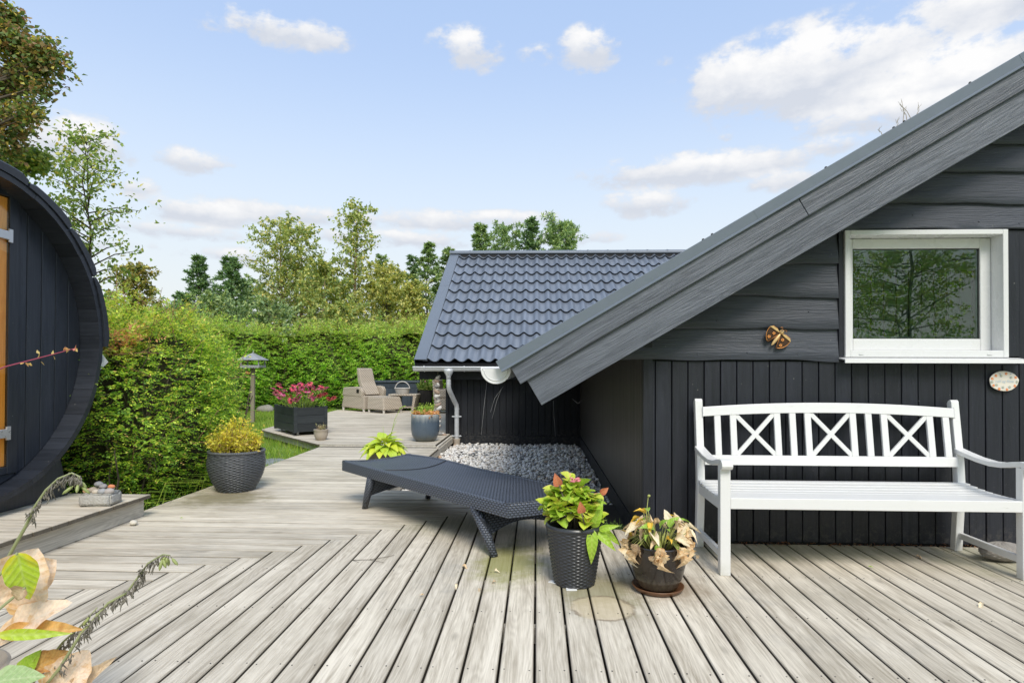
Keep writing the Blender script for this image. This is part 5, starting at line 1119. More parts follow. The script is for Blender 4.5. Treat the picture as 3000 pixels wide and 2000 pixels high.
m = MB(); m.tube([(.72+.10*math.sin(PI*v)-.02, .035+(LW-.07)*v, lz(.31, v)+.003) for v in np.linspace(0, 1, 14)], .005, 6); m.build('seam', M_POTWEAVE, lo, True, local=True)
for k, (xt, xf) in enumerate(((.52, .345), (1.99, 2.175))):
    for (yt, yf) in ((.03, .055), (LW-.03, LW-.0)):
        m = MB(); m.tube([(xt, yt, LZ0+.01), (xt*.35+xf*.65, yt*.35+yf*.65, .12), (xf, yf, .0)], [.042, .032, .025], 10); m.build('leg', M_RATTAN, lo, True, local=True)
    m = MB(); pts = []
    for s_ in (-1, 1): pass
    d_ = (xf-xt)
    lo_z = lambda v: .125+.05*math.sin(PI*v)
    vs = []; n = 10
    for i in range(n+1):
        v = i/n; y_ = .06+(LW-.12)*v; zb = lo_z(v); f_ = (LZ0-zb)/LZ0; xb_ = xt+d_*f_
        for (xx_, zz_) in ((xt-.014, LZ0), (xt+.014, LZ0), (xb_+.014, zb), (xb_-.014, zb)): vs.append((xx_, y_, zz_))
    m.add(vs, [(i*4+j, i*4+(j+1) % 4, (i+1)*4+(j+1) % 4, (i+1)*4+j) for i in range(n) for j in range(4)]+[(3, 2, 1, 0), (n*4, n*4+1, n*4+2, n*4+3)]); m.build('leg_panel', M_RATTAN, lo, False, local=True)

# ================================================================== PLANTER BOX, FLOWERS
PLR = rad(40.6)
pl = thing('planter_box', 'square-cut dark timber planter box on castors full of pink coneflowers', 'planter', (-4.32, 10.68, UZ), rz=PLR)
# local: x along the right face (.60), y along the left face (1.10)
PWd, PDp, z0, z1 = .60, 1.12, .060, .500
for (nm, x0_, x1_, y0_, y1_, ax) in (('front', .035, PWd-.035, .0, .022, 0), ('back', .035, PWd-.035, PDp-.022, PDp, 0), ('left', .0, .022, .035, PDp-.035, 1), ('right', PWd-.022, PWd, .035, PDp-.035, 1)):
    for i in range(3): zz = z0+(z1-z0)*i/3; MB().box(x0_, x1_, y0_, y1_, zz+.003, zz+(z1-z0)/3-.002).build('side_board', M_PLANTER, pl, local=True, bevel=.003)
for x_ in (0, PWd-.045):
    for y_ in (0, PDp-.045): MB().box(x_-.008, x_+.053, y_-.008, y_+.053, z0-.01, z1+.012).build('corner_post', M_PLANTER, pl, local=True, bevel=.003)
for x_ in (.10, PWd-.10):
    for y_ in (.10, PDp-.12): m = MB(); m.tube([(x_-.012, y_, .022), (x_+.012, y_, .022)], .022, 12); m.box(x_-.016, x_+.016, y_-.010, y_+.010, .02, .058); m.build('castor', M_GALV, pl, local=True)
MB().box(.022, PWd-.022, .022, PDp-.022, z0, z1-.03).build('soil', M_SOIL, pl, local=True)
rr = random.Random(4); cf = thing('coneflowers', 'clump of pink coneflowers with dark centres growing in the planter box', 'flowers', (-4.32, 10.68, UZ+.47), rz=PLR)
sm_, lf_ = MB(), ([], [], [])
mp = leafmat('pink_petal', [(0, (.55, .07, .22)), (.5, (.70, .13, .34)), (1, (.80, .30, .48))], .35, gain=1.1); mpd = leafmat('faded_crimson_petal', [(0, (.24, .03, .05)), (1, (.46, .06, .12))], .3)
head = MB(); 
head.mi = 0; head.ball((0, 0, .006), (.018, .018, .014), 8, 5)
head.mi = 1
for k in range(11): a = 2*PI*k/11; c, s = math.cos(a), math.sin(a); head.add([(c*.012-s*.006, s*.012+c*.006, .0), (c*.012+s*.006, s*.012-c*.006, .0), (c*.042+s*.008, s*.042-c*.008, -.010), (c*.052, s*.052, -.018), (c*.042-s*.008, s*.042+c*.008, -.010)], [(0, 1, 2, 3, 4)])
head_me = head.mesh('flower_head', [M_STAR, mp]); head_me2 = head.mesh('flower_head', [M_STAR, mpd])
for i in range(50):
    x_, y_ = rr.uniform(.05, PWd-.05), rr.uniform(.06, PDp-.06); h_ = rr.uniform(.16, .46); lx, ly = (x_-PWd/2)*.9+rr.gauss(0, .06), (y_-PDp/2)*.4+rr.gauss(0, .07)
    p1 = (x_+lx, y_+ly, h_); sm_.tube([(x_, y_, -.03), (x_+lx*.4, y_+ly*.4, h_*.5), p1], [.004, .003, .0025], 4)
    link('flower_head', head_me if rr.random() < .72 else head_me2, cf, p1, rot=(rr.gauss(0, .5), rr.gauss(0, .5), rr.uniform(0, 6)), local=True).scale = (1.25,)*3
    for k in range(7): q = rr.uniform(.0, .75); lf_[0].append((x_+lx*q, y_+ly*q, h_*q)); lf_[1].append((rr.gauss(0, 1), rr.gauss(0, 1), rr.gauss(.3, .4))); lf_[2].append(rr.uniform(.06, .12))
sm_.build('stems', G['green'], cf, local=True)
cloud_obj('foliage', leaf_cloud(np.array(lf_[0]), np.array(lf_[1]), np.tile([0, 0, 1.], (len(lf_[0]), 1)), np.array(lf_[2]), np.array(lf_[2])*.38), leafmat('coneflower_leaf', [(0, (.06, .13, .03)), (.6, (.15, .26, .06)), (1, (.30, .38, .12))], gain=1.15), cf, local=True)

# ================================================================== BIG-LEAF PLANTS
def leaf_me(name, L, W, mat, curl=.3, fold=.25, wave=.0, nl=8, nw=4, seed=0, tipp=1.0, blunt=.85):
    """leaf of length L (object y 0..1 scaled), width W; unit-normalised so the material can use object x,y"""
    rr = random.Random(seed); ph = rr.uniform(0, 6); m = MB(); k = W/L
    def fn(u, v):
        y = v; w_ = math.sin(PI*min(1, v**.75*1.0))**blunt if 0 < v < 1 else 0; w_ *= (1-.35*v*tipp)*(1+wave*.9*math.sin(v*23+ph)); s_ = (u-.5)*2
        x = s_*w_*k*.62
        z = -curl*v*v+fold*abs(s_)*w_*k*.6+wave*math.sin(v*9+ph+s_*1.5)*abs(s_)*w_+wave*.6*math.sin(v*5+ph*2)+wave*.35*math.sin(v*17+s_*4+ph)*w_
        return (x, y*math.cos(curl*v*.6), z)
    m.grid(fn, nw, nl); return m.mesh(name, mat, True)
def put_leaf(me, parent, p, d, scale, up=(0, 0, 1), twist=0.0, name='leaf', label=None):
    d = Vector(d).normalized(); upq = Vector(up); s_ = d.cross(upq)
    if s_.length < 1e-3: s_ = d.cross(Vector((1, 0, 0)))
    s_.normalize(); n_ = s_.cross(d); M = Matrix((s_, d, n_)).transposed()
    if twist: M = M @ Matrix.Rotation(twist, 3, 'Y')
    o = link(name, me, parent, p, local=True); o.rotation_euler = M.to_euler(); o.scale = (scale,)*3
    if label: o['label'] = label
    return o
rr = random.Random(11)
# hydrangea
hy = thing('hydrangea_plant', 'lime green hydrangea with reddening leaves in the woven black pot', 'plant', (PA[0], PA[1], .285))
HL = [leaf_me('leaf', 1, .84, L_HYD[i % 3], .25+.15*(i % 2), .45, .04, seed=i, tipp=.15, blunt=.55) for i in range(6)]; HR = leaf_me('leaf', 1, .60, L_HYDRED, .1, .6, .02, seed=9)
st_ = MB()
heads = []
for i in range(46):
    a = i*2.4+rr.uniform(-.3, .3); q = math.sqrt((i+.5)/46); tip = Vector((math.cos(a)*q*.165-.015, math.sin(a)*q*.15, .29-.19*q*q+rr.uniform(-.03, .035)))
    b0 = Vector((math.cos(a)*q*.05, math.sin(a)*q*.05, .0)); mid = b0.lerp(tip, .5)+Vector((0, 0, .02)); st_.tube([b0, mid, tip], [.005, .004, .003], 6); heads.append((tip, a, q))
    for k in range(6):
        b = a+k*2.4+rr.uniform(-.4, .4); elv = rr.uniform(.15, .9) if k < 3 else rr.uniform(-.3, .4); p = mid.lerp(tip, rr.uniform(.45, 1.0)) if k > 1 else tip
        d = (math.cos(b)*math.cos(elv), math.sin(b)*math.cos(elv), math.sin(elv)); put_leaf(HL[rr.choice((0, 0, 1, 1, 2, 3, 4, 4, 5))], hy, p, d, rr.uniform(.052, .086), twist=rr.uniform(-.5, .5))
for (p, d, s_) in (((-.095, -.08, .29), (-.3, -.25, 1), .085), ((.03, -.17, .16), (-.15, -.35, 1), .075), ((.15, -.02, .24), (.7, -.2, .6), .06)): put_leaf(HR, hy, p, d, s_, up=(0, -1, .2), label='red and orange turned leaf')
st_.tube([(-.03, -.05, .02), (-.06, -.1, .2), (-.095, -.08, .31)], .004, 6); st_.tube([(.02, -.08, .0), (.05, -.15, .08), (.03, -.17, .16)], .004, 6)
fl = MB()
for k in range(9): a = k*.7; fl.ball((-.0+.022*math.cos(a), -.06+.018*math.sin(a), .325+.010*math.sin(k*2)), (.012, .012, .006), 6, 4)
fl.build('flower_remnant', simple('faded_pink_flower', (.66, .22, .24), .7, .2), hy, True, local=True)
for (p, d, s_) in (((.10, -.10, .06), (.25, -.45, .9), .17), ((.11, -.09, .05), (.45, -.35, -.35), .16), ((.09, -.13, .07), (-.02, -.35, -1.), .20), ((.16, -.05, .04), (.8, -.3, -.6), .13), ((.13, -.1, .05), (.6, -.3, .25), .12)):
    put_leaf(leaf_me('leaf', 1, .30, L_HYD[1], .35, .5, .03, seed=int(s_*100)), hy, p, d, s_, up=(0, -1, .4), label='long drooping green foxglove-like leaf')
st_.build('stem', M_BARK, hy, True, local=True)
m = MB(); 
for k in range(5): a = k*1.3; m.add([(-.09, -.10, .005), (-.09+.012*math.cos(a), -.10+.012*math.sin(a), .02), (-.09+.018*math.cos(a+.4), -.10+.018*math.sin(a+.4), .012)], [(0, 1, 2)])
m.build('seedling', G['green'], hy, local=True)
# withered hosta
wh = thing('withered_hosta', 'withered tan hosta with a few green leaves in the brown glazed pot', 'plant', (PB[0], PB[1], .235))
WLf = [leaf_me('leaf', 1, .55, L_WITH[(0, 1, 1, 0, 2, 1, 0)[i]], 1.0, 1.4, .12, 16, 8, seed=20+i, tipp=.1, blunt=.5) for i in range(7)]; OR = leaf_me('leaf', 1, .4, L_ORANGE, .4, 1.0, .05, seed=40); GR = leaf_me('leaf', 1, .5, L_STRIPE, .4, .6, .03, seed=41)
st_ = MB()
for i in range(84):
    a = i*2.4+rr.uniform(-.4, .4); q = rr.uniform(.2, 1.0); hang = rr.random() < .42 or q > .9
    tip = Vector((math.cos(a)*(.05+.13*q), math.sin(a)*(.05+.12*q), .155-.12*q*q+rr.uniform(-.03, .05)))
    if hang: tip = Vector((math.cos(a)*.168, math.sin(a)*.168, .01+rr.uniform(-.02, .045)))
    b0 = Vector((math.cos(a)*.05, math.sin(a)*.05, -.02)); mid = b0.lerp(tip, .55)+Vector((0, 0, .06 if hang else .02)); st_.tube([b0, mid, tip], [.003, .0026, .002], 5)
    if hang: d = (math.cos(a)*.35, math.sin(a)*.35, -1); me_ = rr.choice(WLf); sc_ = rr.uniform(.05, .095)
    else: d = (math.cos(a+rr.uniform(-.6, .6)), math.sin(a+rr.uniform(-.6, .6)), rr.uniform(-.4, .9)); me_ = rr.choice(WLf+[OR, OR, GR, GR]); sc_ = rr.uniform(.04, .08)
    put_leaf(me_, wh, tip, d, sc_, twist=rr.uniform(-1, 1))
for (p, d, s_) in (((-.03, -.06, .12), (-.7, -.5, .45), .10), ((.0, -.07, .13), (.1, -.5, .8), .08), ((.05, -.04, .13), (.5, -.2, .8), .085), ((-.02, -.12, .05), (-.2, -.6, -.3), .07), ((.07, -.1, .05), (.2, -.7, -.1), .06)): put_leaf(GR, wh, p, d, s_, up=(0, -.6, 1), label='green leaf with a pale edge')
for (p, d, s_) in (((.11, -.03, .08), (1, -.1, .45), .11), ((.06, .0, .14), (-.1, -.2, 1), .07), ((-.07, 0, .13), (-1, -.1, .25), .08)): put_leaf(WLf[1], wh, p, d, s_, up=(0, -.7, .6)); st_.tube([(0, 0, 0), p], .003, 5)
st_.tube([(-.06, -.02, 0), (-.068, -.02, .2), (-.058, -.02, .295)], [.003, .0025, .0018], 6); st_.ball((-.054, -.02, .30), (.009, .009, .008), 8, 6)
for k in range(9): a = k*.7; st_.tube([(.02*math.cos(a), -.05+.02*math.sin(a), 0), (.04*math.cos(a), -.07+.04*math.sin(a), .10)], .0035, 5)
st_.build('stem', simple('yellow_green_stem', (.34, .36, .10), .6, .3), wh, True, local=True)
# lime hosta in the bowl
ho = thing('lime_hosta', 'lush yellow-green hosta in the brown bowl behind the lounger', 'plant', (PD[0], PD[1], .185))
HO = [leaf_me('leaf', 1, .66, L_HOSTA[i % 2], .45+.1*i, .35, .02, seed=50+i) for i in range(4)]; st_ = MB()
for i in range(42):
    a = i*2.4; q = math.sqrt((i+.5)/42); elv = 1.25-1.35*q; tip = Vector((math.cos(a)*.14*q, math.sin(a)*.14*q, .13*(1-q)+.05)); st_.tube([(0, 0, -.01), tip*.6, tip], [.005, .004, .003], 5)
    d = (math.cos(a)*math.cos(elv), math.sin(a)*math.cos(elv), math.sin(elv)); put_leaf(HO[i % 4], ho, tip, d, rr.uniform(.175, .225)*(1-.15*(1-q)), twist=rr.uniform(-.3, .3))
for (x1, z1_) in ((.15, .42), (-.02, .34)): st_.tube([(0, 0, 0), (x1*.4, 0, z1_*.5), (x1, -.02, z1_)], [.004, .003, .002], 5)
st_.tube([(.05, 0, .1), (.12, 0, .42), (.19, 0, .56)], [.004, .003, .002], 5)
for k in range(6): st_.ball((.19+.012*k, 0, .565+.006*k), (.014, .006, .005), 6, 4)
st_.build('stem', G['green'], ho, True, local=True)
# yellow shrub in the wicker pot
def shrub(name, label, cat, loc, n, H, R, mat, leaf, wid, twigmat, per=14, seed=1, base_r=.12, gold=None):
    t_ = thing(name, label, cat, loc); rng = np.random.default_rng(seed); m = MB(); Ps, Ds = [], []
    for i in range(n):
        a = rng.uniform(0, 2*PI); q = rng.uniform(0, 1)**.6; b0 = np.array([math.cos(a)*base_r*q, math.sin(a)*base_r*q, 0]); tip = np.array([math.cos(a)*R*q*rng.uniform(.6, 1.15), math.sin(a)*R*q*rng.uniform(.6, 1.15), H*(1-.45*q*q)*rng.uniform(.55, 1.1)])
        mid = (b0+tip)/2+rng.normal(0, .015, 3); m.tube([b0, mid, tip], [.003, .0022, .0012], 4)
        for s_ in range(2): e_ = mid+(tip-mid)*rng.uniform(.2, .8)+rng.normal(0, .04, 3); m.tube([mid, e_], [.0018, .001], 4); 
        t = rng.uniform(.25, 1.02, per)[:, None]; Ps.append(b0*(1-t)**2+2*mid*t*(1-t)+tip*t*t+rng.normal(0, .012, (per, 3))); Ds.append(rng.normal(0, .7, (per, 3))+np.array([0, 0, .35]))
    m.build('twigs', twigmat, t_, local=True); P, D = np.concatenate(Ps), np.concatenate(Ds); L = leaf*rng.uniform(.6, 1.3, len(P))
    cloud_obj('foliage', leaf_cloud(P, D, rng.normal(0, .5, (len(P), 3))+np.array([0, 0, 1.]), L, L*wid), mat, t_, local=True); return t_
tw_m = simple('straw_brown_twig', (.36, .24, .12), .8, .2)
shrub('yellow_shrub', 'yellow-green twiggy shrub in the large wicker pot', 'plant', (PW[0], PW[1], .36), 120, .36, .29, G['yellow'], .036, .5, tw_m, 26, 3, .2)
shrub('mixed_pot_plant', 'straggly green plant with wilted orange leaves in the blue-grey pot', 'plant', (PC[0]-.02, PC[1], UZ+.42), 26, .22, .22, G['green'], .045, .35, G['green'], 10, 4, .17)
rng = np.random.default_rng(8); n = 260; a = rng.uniform(0, 2*PI, n); q = np.sqrt(rng.uniform(0, 1, n))*.225; P = np.stack([q*np.cos(a)+.03, q*np.sin(a), rng.uniform(.0, .07, n)], -1)
o = cloud_obj('wilted_leaves', leaf_cloud(P, rng.normal(0, 1, (n, 3)), rng.normal(0, .6, (n, 3))+np.array([0, 0, 1.]), rng.uniform(.04, .08, n), rng.uniform(.03, .05, n), .4), leafmat('wilted_orange_leaf', [(0, (.45, .22, .10)), (.5, (.66, .38, .16)), (.8, (.72, .52, .30)), (1, (.75, .48, .05))], gain=1.15), bpy.data.objects['mixed_pot_plant'], local=True)
shrub('small_pot_plant', 'small wilting pale green plant in the cream clay pot', 'plant', (-3.645, 10.15, UZ+.155), 12, .09, .10, leafmat('pale_grey_green_leaf', [(0, (.22, .28, .12)), (1, (.50, .48, .30))], gain=1.15), .055, .4, tw_m, 4, 6, .06)
shrub('pink_pot_flower', 'green plant with one pink flower in the ribbed dark pot', 'plant', (PE[0], PE[1], UZ+.53), 46, .34, .24, leafmat('mid_green_pot_leaf', [(0, (.07, .15, .03)), (.6, (.16, .28, .06)), (1, (.34, .40, .12))], gain=1.15), .10, .3, G['green'], 16, 7, .12)
pf_ = bpy.data.objects['pink_pot_flower']; m = MB()
for k in range(24): a = k*2.4; q = .012*math.sqrt(k); m.ball((-.04+q*math.cos(a)*1.4, -.08+q*math.sin(a), .37+.01*math.cos(k)), (.018, .018, .012), 6, 4)
m.ball((.02, -.1, .29), .02, 6, 4); m.build('flower', simple('soft_pink_flower', (.72, .30, .42), .6, .1), pf_, True, local=True)
# weeds by the gravel corner and at the wall foot
shrub('gravel_weed', 'low dark green weed between gravel and deck behind the brown pot', 'weed', (.60, 4.86, -.06), 26, .09, .14, G['weed'], .025, .5, G['weed'], 14, 9, .09)

# ================================================================== FOREGROUND HOSTA (lower left corner)
fgY = 1.95
def fp(px, py, dy=0.0): Y_ = fgY+dy; return Vector((at(px, Y_), Y_, topz(py, Y_)))
FB = Vector((-1.95, 1.85, 0))
pot('grey_tub', 'grey tub holding the withered hosta at the lower left', 'plant pot', tuple(FB), [(.16, 0), (.18, .02), (.21, .15), (.22, .26), (.23, .27), (.22, .275), (.21, .25)], M_CREAM, .24, .21)
fh_ = thing('seeding_hosta', 'withered hosta with dry seed stalks in the lower left corner', 'plant', (FB.x, FB.y, .24)); o_ = Vector((FB.x, FB.y, .24))
def stalk(pts, pods, seed):
    rr = random.Random(seed); m = MB(); P = [Vector(p)-o_ for p in pts]; m.tube(P, [.0065-.0045*i/(len(P)-1) for i in range(len(P))], 8); m.build('stalk', M_STALK, fh_, True, local=True)
    mp_, md = MB(), MB()
    for i in range(pods):
        t = .38+.62*i/pods if seed % 2 else .20+.8*i/pods; s_ = t*(len(P)-1); k = min(int(s_), len(P)-2); p = P[k].lerp(P[k+1], s_-k); d = Vector((rr.gauss(0, .5), rr.gauss(0, .5), -.9)).normalized(); L = rr.uniform(.018, .034)
        q = p+d*L*.5; md.tube([p, q], [.0016, .0012], 4)
        if i > pods*.86: mp_.tube([q, q+d*L*.35, q+d*L*.8, q+d*L*1.1], [.0018, .0052, .0050, .0012], 7)
        else:
            for _ in range(3): e = q+Vector((rr.gauss(0, .008), rr.gauss(0, .008), rr.gauss(-.012, .008))); md.tube([q, (q+e)/2+Vector((rr.gauss(0, .004), 0, 0)), e+Vector((0, 0, -.006))], [.0012, .0026, .0006], 5)
            md.ball(q+Vector((rr.gauss(0, .005), 0, rr.gauss(0, .008))), (.0022, .0022, .005), 5, 4, i, .25)
    if mp_.V: mp_.build('seed_pods', M_POD, fh_, True, local=True)
    md.build('dry_bracts', M_DRY, fh_, True, local=True)
M_STALK = simple('olive_stalk', (.30, .32, .16), .6, .25, 30, .3); M_POD = simple('green_seed_pod', (.30, .34, .12), .55, .25, 40, .2); M_DRY = simple('dry_grey_bract', (.20, .18, .15), .9, .5, 90, .8, .003)
stalk([o_+Vector((0, 0, 0)), fp(-60, 1720), fp(0, 1612), fp(30, 1560), fp(58, 1500), fp(92, 1450), fp(130, 1415), fp(172, 1398), fp(196, 1408), fp(190, 1432)], 44, 1)
stalk([o_+Vector((.05, 0, 0)), fp(60, 2080), fp(140, 1985), fp(205, 1880), fp(245, 1835), fp(290, 1785), fp(345, 1755), fp(385, 1700), fp(410, 1665), fp(455, 1638), fp(478, 1640)], 60, 2)
stalk([o_+Vector((.0, 0, 0)), fp(20, 2090, .1), fp(95, 1975, .1), fp(150, 1905, .1), fp(200, 1860, .1), fp(255, 1800, .1)], 26, 3)
def fl_(pa, pb, wpx, mat, up, curl=.25, fold=.4, wave=.03, dy=0, dy2=0, lab=None, seed=0, tipp=1.0):
    A_, B_ = fp(*pa, dy), fp(*pb, dy2); L = (B_-A_).length; Wd = wpx/1782.6*fgY; me = leaf_me('leaf', 1, Wd/L, mat, curl, fold, wave*1.4, 22, 10, seed, tipp, .6 if tipp < .5 else .8)
    o = put_leaf(me, fh_, A_-o_, B_-A_, L, up=up); 
    if lab: o['label'] = lab
    m_st.tube([Vector((0, 0, 0)), (A_-o_)*.5+Vector((0, 0, .02)), A_-o_], [.006, .005, .004], 6)
m_st = MB(); UPC = (.3, -1, .5)
fl_((-60, 1800), (62, 1640), 165, L_FGPALE, (.8, -1, .1), .25, .5, .05, 0, .03, 'papery peach withered leaf', 71, .2)
fl_((-40, 1760), (80, 1700), 150, L_FGPALE, (.8, -1, .1), .6, .5, .06, .03, .03, 'papery peach withered leaf', 72, .2)
fl_((5, 1640), (38, 1792), 74, L_YSTRIPE, (.7, -1, -.1), .3, .3, .02, -.08, -.08, 'green leaf with a yellow edge', 73, .6)
fl_((-60, 1905), (166, 1778), 92, L_FGPALE, (0, -.8, 1), .1, .35, .03, -.05, .02, 'curled peach leaf with orange spots', 74, .4)
fl_((-50, 1890), (206, 1855), 52, L_FGOR, (0, -.8, .8), .1, .5, .04, -.05, .0, 'orange brown withered leaf', 75, .8)
fl_((-60, 1888), (175, 1880), 30, L_YSTRIPE, (0, -1, .3), .05, .2, .0, -.09, -.07, 'narrow yellow edged green leaf', 76, 1.2)
fl_((30, 1745), (-5, 1785), 46, L_WITH[2], UPC, .5, .8, .05, -.10, -.12, 'dark shrivelled leaf', 77)
fl_((60, 1985), (168, 1930), 60, L_FGOR, UPC, .2, .5, .05, .0, .05, 'amber withered leaf', 78)
fl_((30, 2000), (72, 1935), 50, L_HYD[1], UPC, .2, .5, .02, .0, .0, 'small green leaf', 79)
fl_((-70, 2030), (84, 2000), 70, L_FGTEAL, (0, -.9, .9), .2, .3, .02, -.1, -.08, 'pale green hosta leaf', 80)
fl_((140, 2060), (215, 1935), 110, L_FGPALE, (.2, -1, .3), .2, .5, .06, .02, .05, 'papery peach withered leaf', 81, .2)
fl_((200, 2040), (270, 1965), 40, L_WITH[2], UPC, .7, 1.2, .1, .05, .05, 'brown crumpled leaf tip', 82)
m_st.build('leaf_stalks', M_STALK, fh_, True, local=True)
# barberry twig entering from the left
TY = 2.3
def tp(px, py): return Vector((at(px, TY), TY, topz(py, TY)))
bt = thing('barberry_shrub', 'shrub at the left whose thin red twig reaches across the sauna', 'shrub', (-3.05, 2.3, .183)); ob_ = Vector((-3.05, 2.3, .183))
m = MB(); m.tube([Vector((0, 0, 0)), Vector((.25, 0, .55)), Vector((.55, 0, .90)), tp(-40, 1078)-ob_, tp(40, 1058)-ob_, tp(110, 1040)-ob_, tp(178, 1022)-ob_], [.010, .007, .005, .0028, .0024, .002, .001], 6)
for dx_, dy_ in ((-.05, .1), (.05, -.1), (.1, .05)): m.tube([(0, 0, 0), (dx_*2, dy_*2, .5), (dx_*3, dy_*4, .95)], [.008, .005, .002], 6)
m.build('twig', simple('magenta_red_twig', (.34, .05, .10), .5, .15), bt, True, local=True)
Ps, Ds = [], []
for (x_, y_) in ((5, 1066), (22, 1064), (30, 1068), (60, 1052), (66, 1040), (70, 1062), (104, 1044), (112, 1046), (142, 1032), (140, 1024), (150, 1036), (170, 1024), (176, 1021), (180, 1026)): Ps.append(tp(x_, y_)-ob_); Ds.append((rr.gauss(.3, .5), rr.gauss(0, .4), rr.gauss(0, .8)))
n = 120; Pn = np.concatenate([np.array([tuple(p) for p in Ps]), np.random.default_rng(3).normal(0, 1, (n, 3))*np.array([.15, .25, .2])+np.array([.05, .05, .75])]); Dn = np.concatenate([np.array(Ds), np.random.default_rng(4).normal(0, 1, (n, 3))])
Ln = np.full(len(Pn), .022); cloud_obj('leaves', leaf_cloud(Pn, Dn, np.random.default_rng(6).normal(0, 1, (len(Pn), 3)), Ln, Ln*.6), leafmat('pinkish_yellow_leaf', [(0, (.60, .22, .22)), (.5, (.62, .44, .16)), (1, (.55, .48, .2))], gain=1.15), bt, local=True)

# ================================================================== SMALL THINGS
# granite trough with pebbles
TR = (-3.405, 4.63, .183)
m = MB(); m.grid(lambda u, v: (0, 0, 0), 1, 1) if False else None
bmx = bmesh.new(); bmesh.ops.create_cube(bmx, size=1); bmesh.ops.scale(bmx, vec=(.235, .17, .095), verts=bmx.verts); bmesh.ops.bevel(bmx, geom=bmx.edges[:], offset=.012, segments=2, affect='EDGES'); bmesh.ops.subdivide_edges(bmx, edges=bmx.edges[:], cuts=3, use_grid_fill=True)
rg = np.random.default_rng(2)
for v in bmx.verts: v.co += Vector(rg.normal(0, .0016, 3)); v.co.z += .0485
me = bpy.data.meshes.new('granite_trough'); bmx.to_mesh(me); bmx.free(); me.materials.append(M_CONC); me.polygons.foreach_set('use_smooth', [True]*len(me.polygons))
o = link('granite_trough', me, None, TR, rot=(0, 0, rad(8))); setp(o, 'rough pale granite trough piled with pebbles on the timber step', 'stone trough')
pebs = [(-.095, -.02, .108, .026, (.55, .33, .18), 'small orange-tan pebble at the left end of the granite trough'), (-.055, -.01, .115, .032, (.34, .29, .23), 'brown-grey pebble second from left on the granite trough'), (-.02, .02, .118, .030, (.36, .32, .27), 'grey-brown pebble low in the pile on the trough'), (-.015, .0, .158, .030, (.23, .235, .24), 'dark grey pebble on top of the pile'),
        (-.005, -.045, .108, .028, (.50, .44, .36), 'pale tan flat pebble at the front of the pile'), (.025, -.005, .142, .027, (.27, .26, .26), 'mid grey pebble right of the topmost one'), (.045, -.045, .112, .030, (.32, .33, .34), 'white veined grey pebble at the front of the pile'), (.085, .0, .140, .024, (.60, .22, .10), 'bright orange pebble on the right of the pile'), (.088, -.03, .110, .034, (.38, .35, .33), 'speckled grey pebble at the right end of the trough'), (.055, .03, .12, .028, (.44, .42, .38), 'light grey pebble at the back of the pile')]
for i, (x_, y_, z_, r_, col, lab) in enumerate(pebs):
    V, F = stones(np.array([[0., 0, 0]]), np.array([r_]), np.random.default_rng(100+i), IV2, IF2); V = V.reshape(-1, 3)
    rr2 = random.Random(i); mm = MB(); mm.ball((0, 0, 0), (r_*1.15, r_*.9, r_*.72), 16, 10, i, .05)
    setp(mm.build('pebble', one_pebble('pebble_stone_%d' % i, col), None, True), lab, 'pebble', 'pebbles piled on the granite trough').location = (TR[0]+x_, TR[1]+y_, TR[2]+z_)
mm = MB(); mm.ball((0, 0, 0), (.030, .028, .022), 16, 10, 50, .04); setp(mm.build('pebble', one_pebble('cream_pebble', (.60, .56, .48)), None, True), 'lone cream pebble lying on the deck beside the step', 'pebble').location = (-3.20, 4.72, .021)
# woven-textured stone ornament under the bench
m = MB(); m.grid(lambda u, v: ((.145+.004*math.sin(v*60)*math.sin(u*2*PI*14))*math.cos(PI*(v-.5))*math.cos(2*PI*u), .085*math.cos(PI*(v-.5))*math.sin(2*PI*u)*(1+.04*math.sin(v*60)*math.sin(u*2*PI*14)), .002+max(0, .062+(.060+.003*math.sin(u*2*PI*14+v*40))*math.sin(PI*(v-.5)))), 96, 40, True)
o = m.build('stone_ornament', M_STONEG, None, True, at=(0, 0, 0)); o.location = (3.06, 4.14, 0); setp(o, 'oval grey stone ornament with a knitted texture behind the bench leg', 'ornament')
# plant tags under the woven pot
for i, (x_, y_, rz_, lab) in enumerate(((.198, 3.497, .05, 'white plastic label in front of the woven pot'), (.103, 3.61, -.5, 'white plastic label left of the woven pot'))):
    m = MB(); m.box(-.030, .030, -.020, .020, 0, .004); o = m.build('plant_label', M_TAG, None, at=(0, 0, 0), bevel=.001); o.location = (x_-.0, y_-.02, .002); o.rotation_euler = (0, 0, rz_); setp(o, lab, 'plant label')
# beetle of painted metal on the lap boards
bu = thing('metal_beetle', 'copper coloured metal beetle ornament with flowered wings on the gable', 'wall ornament', (1.715, WY-.045, 1.475)); bu.rotation_euler = (0, rad(38), 0); bu.scale = (.86,)*3
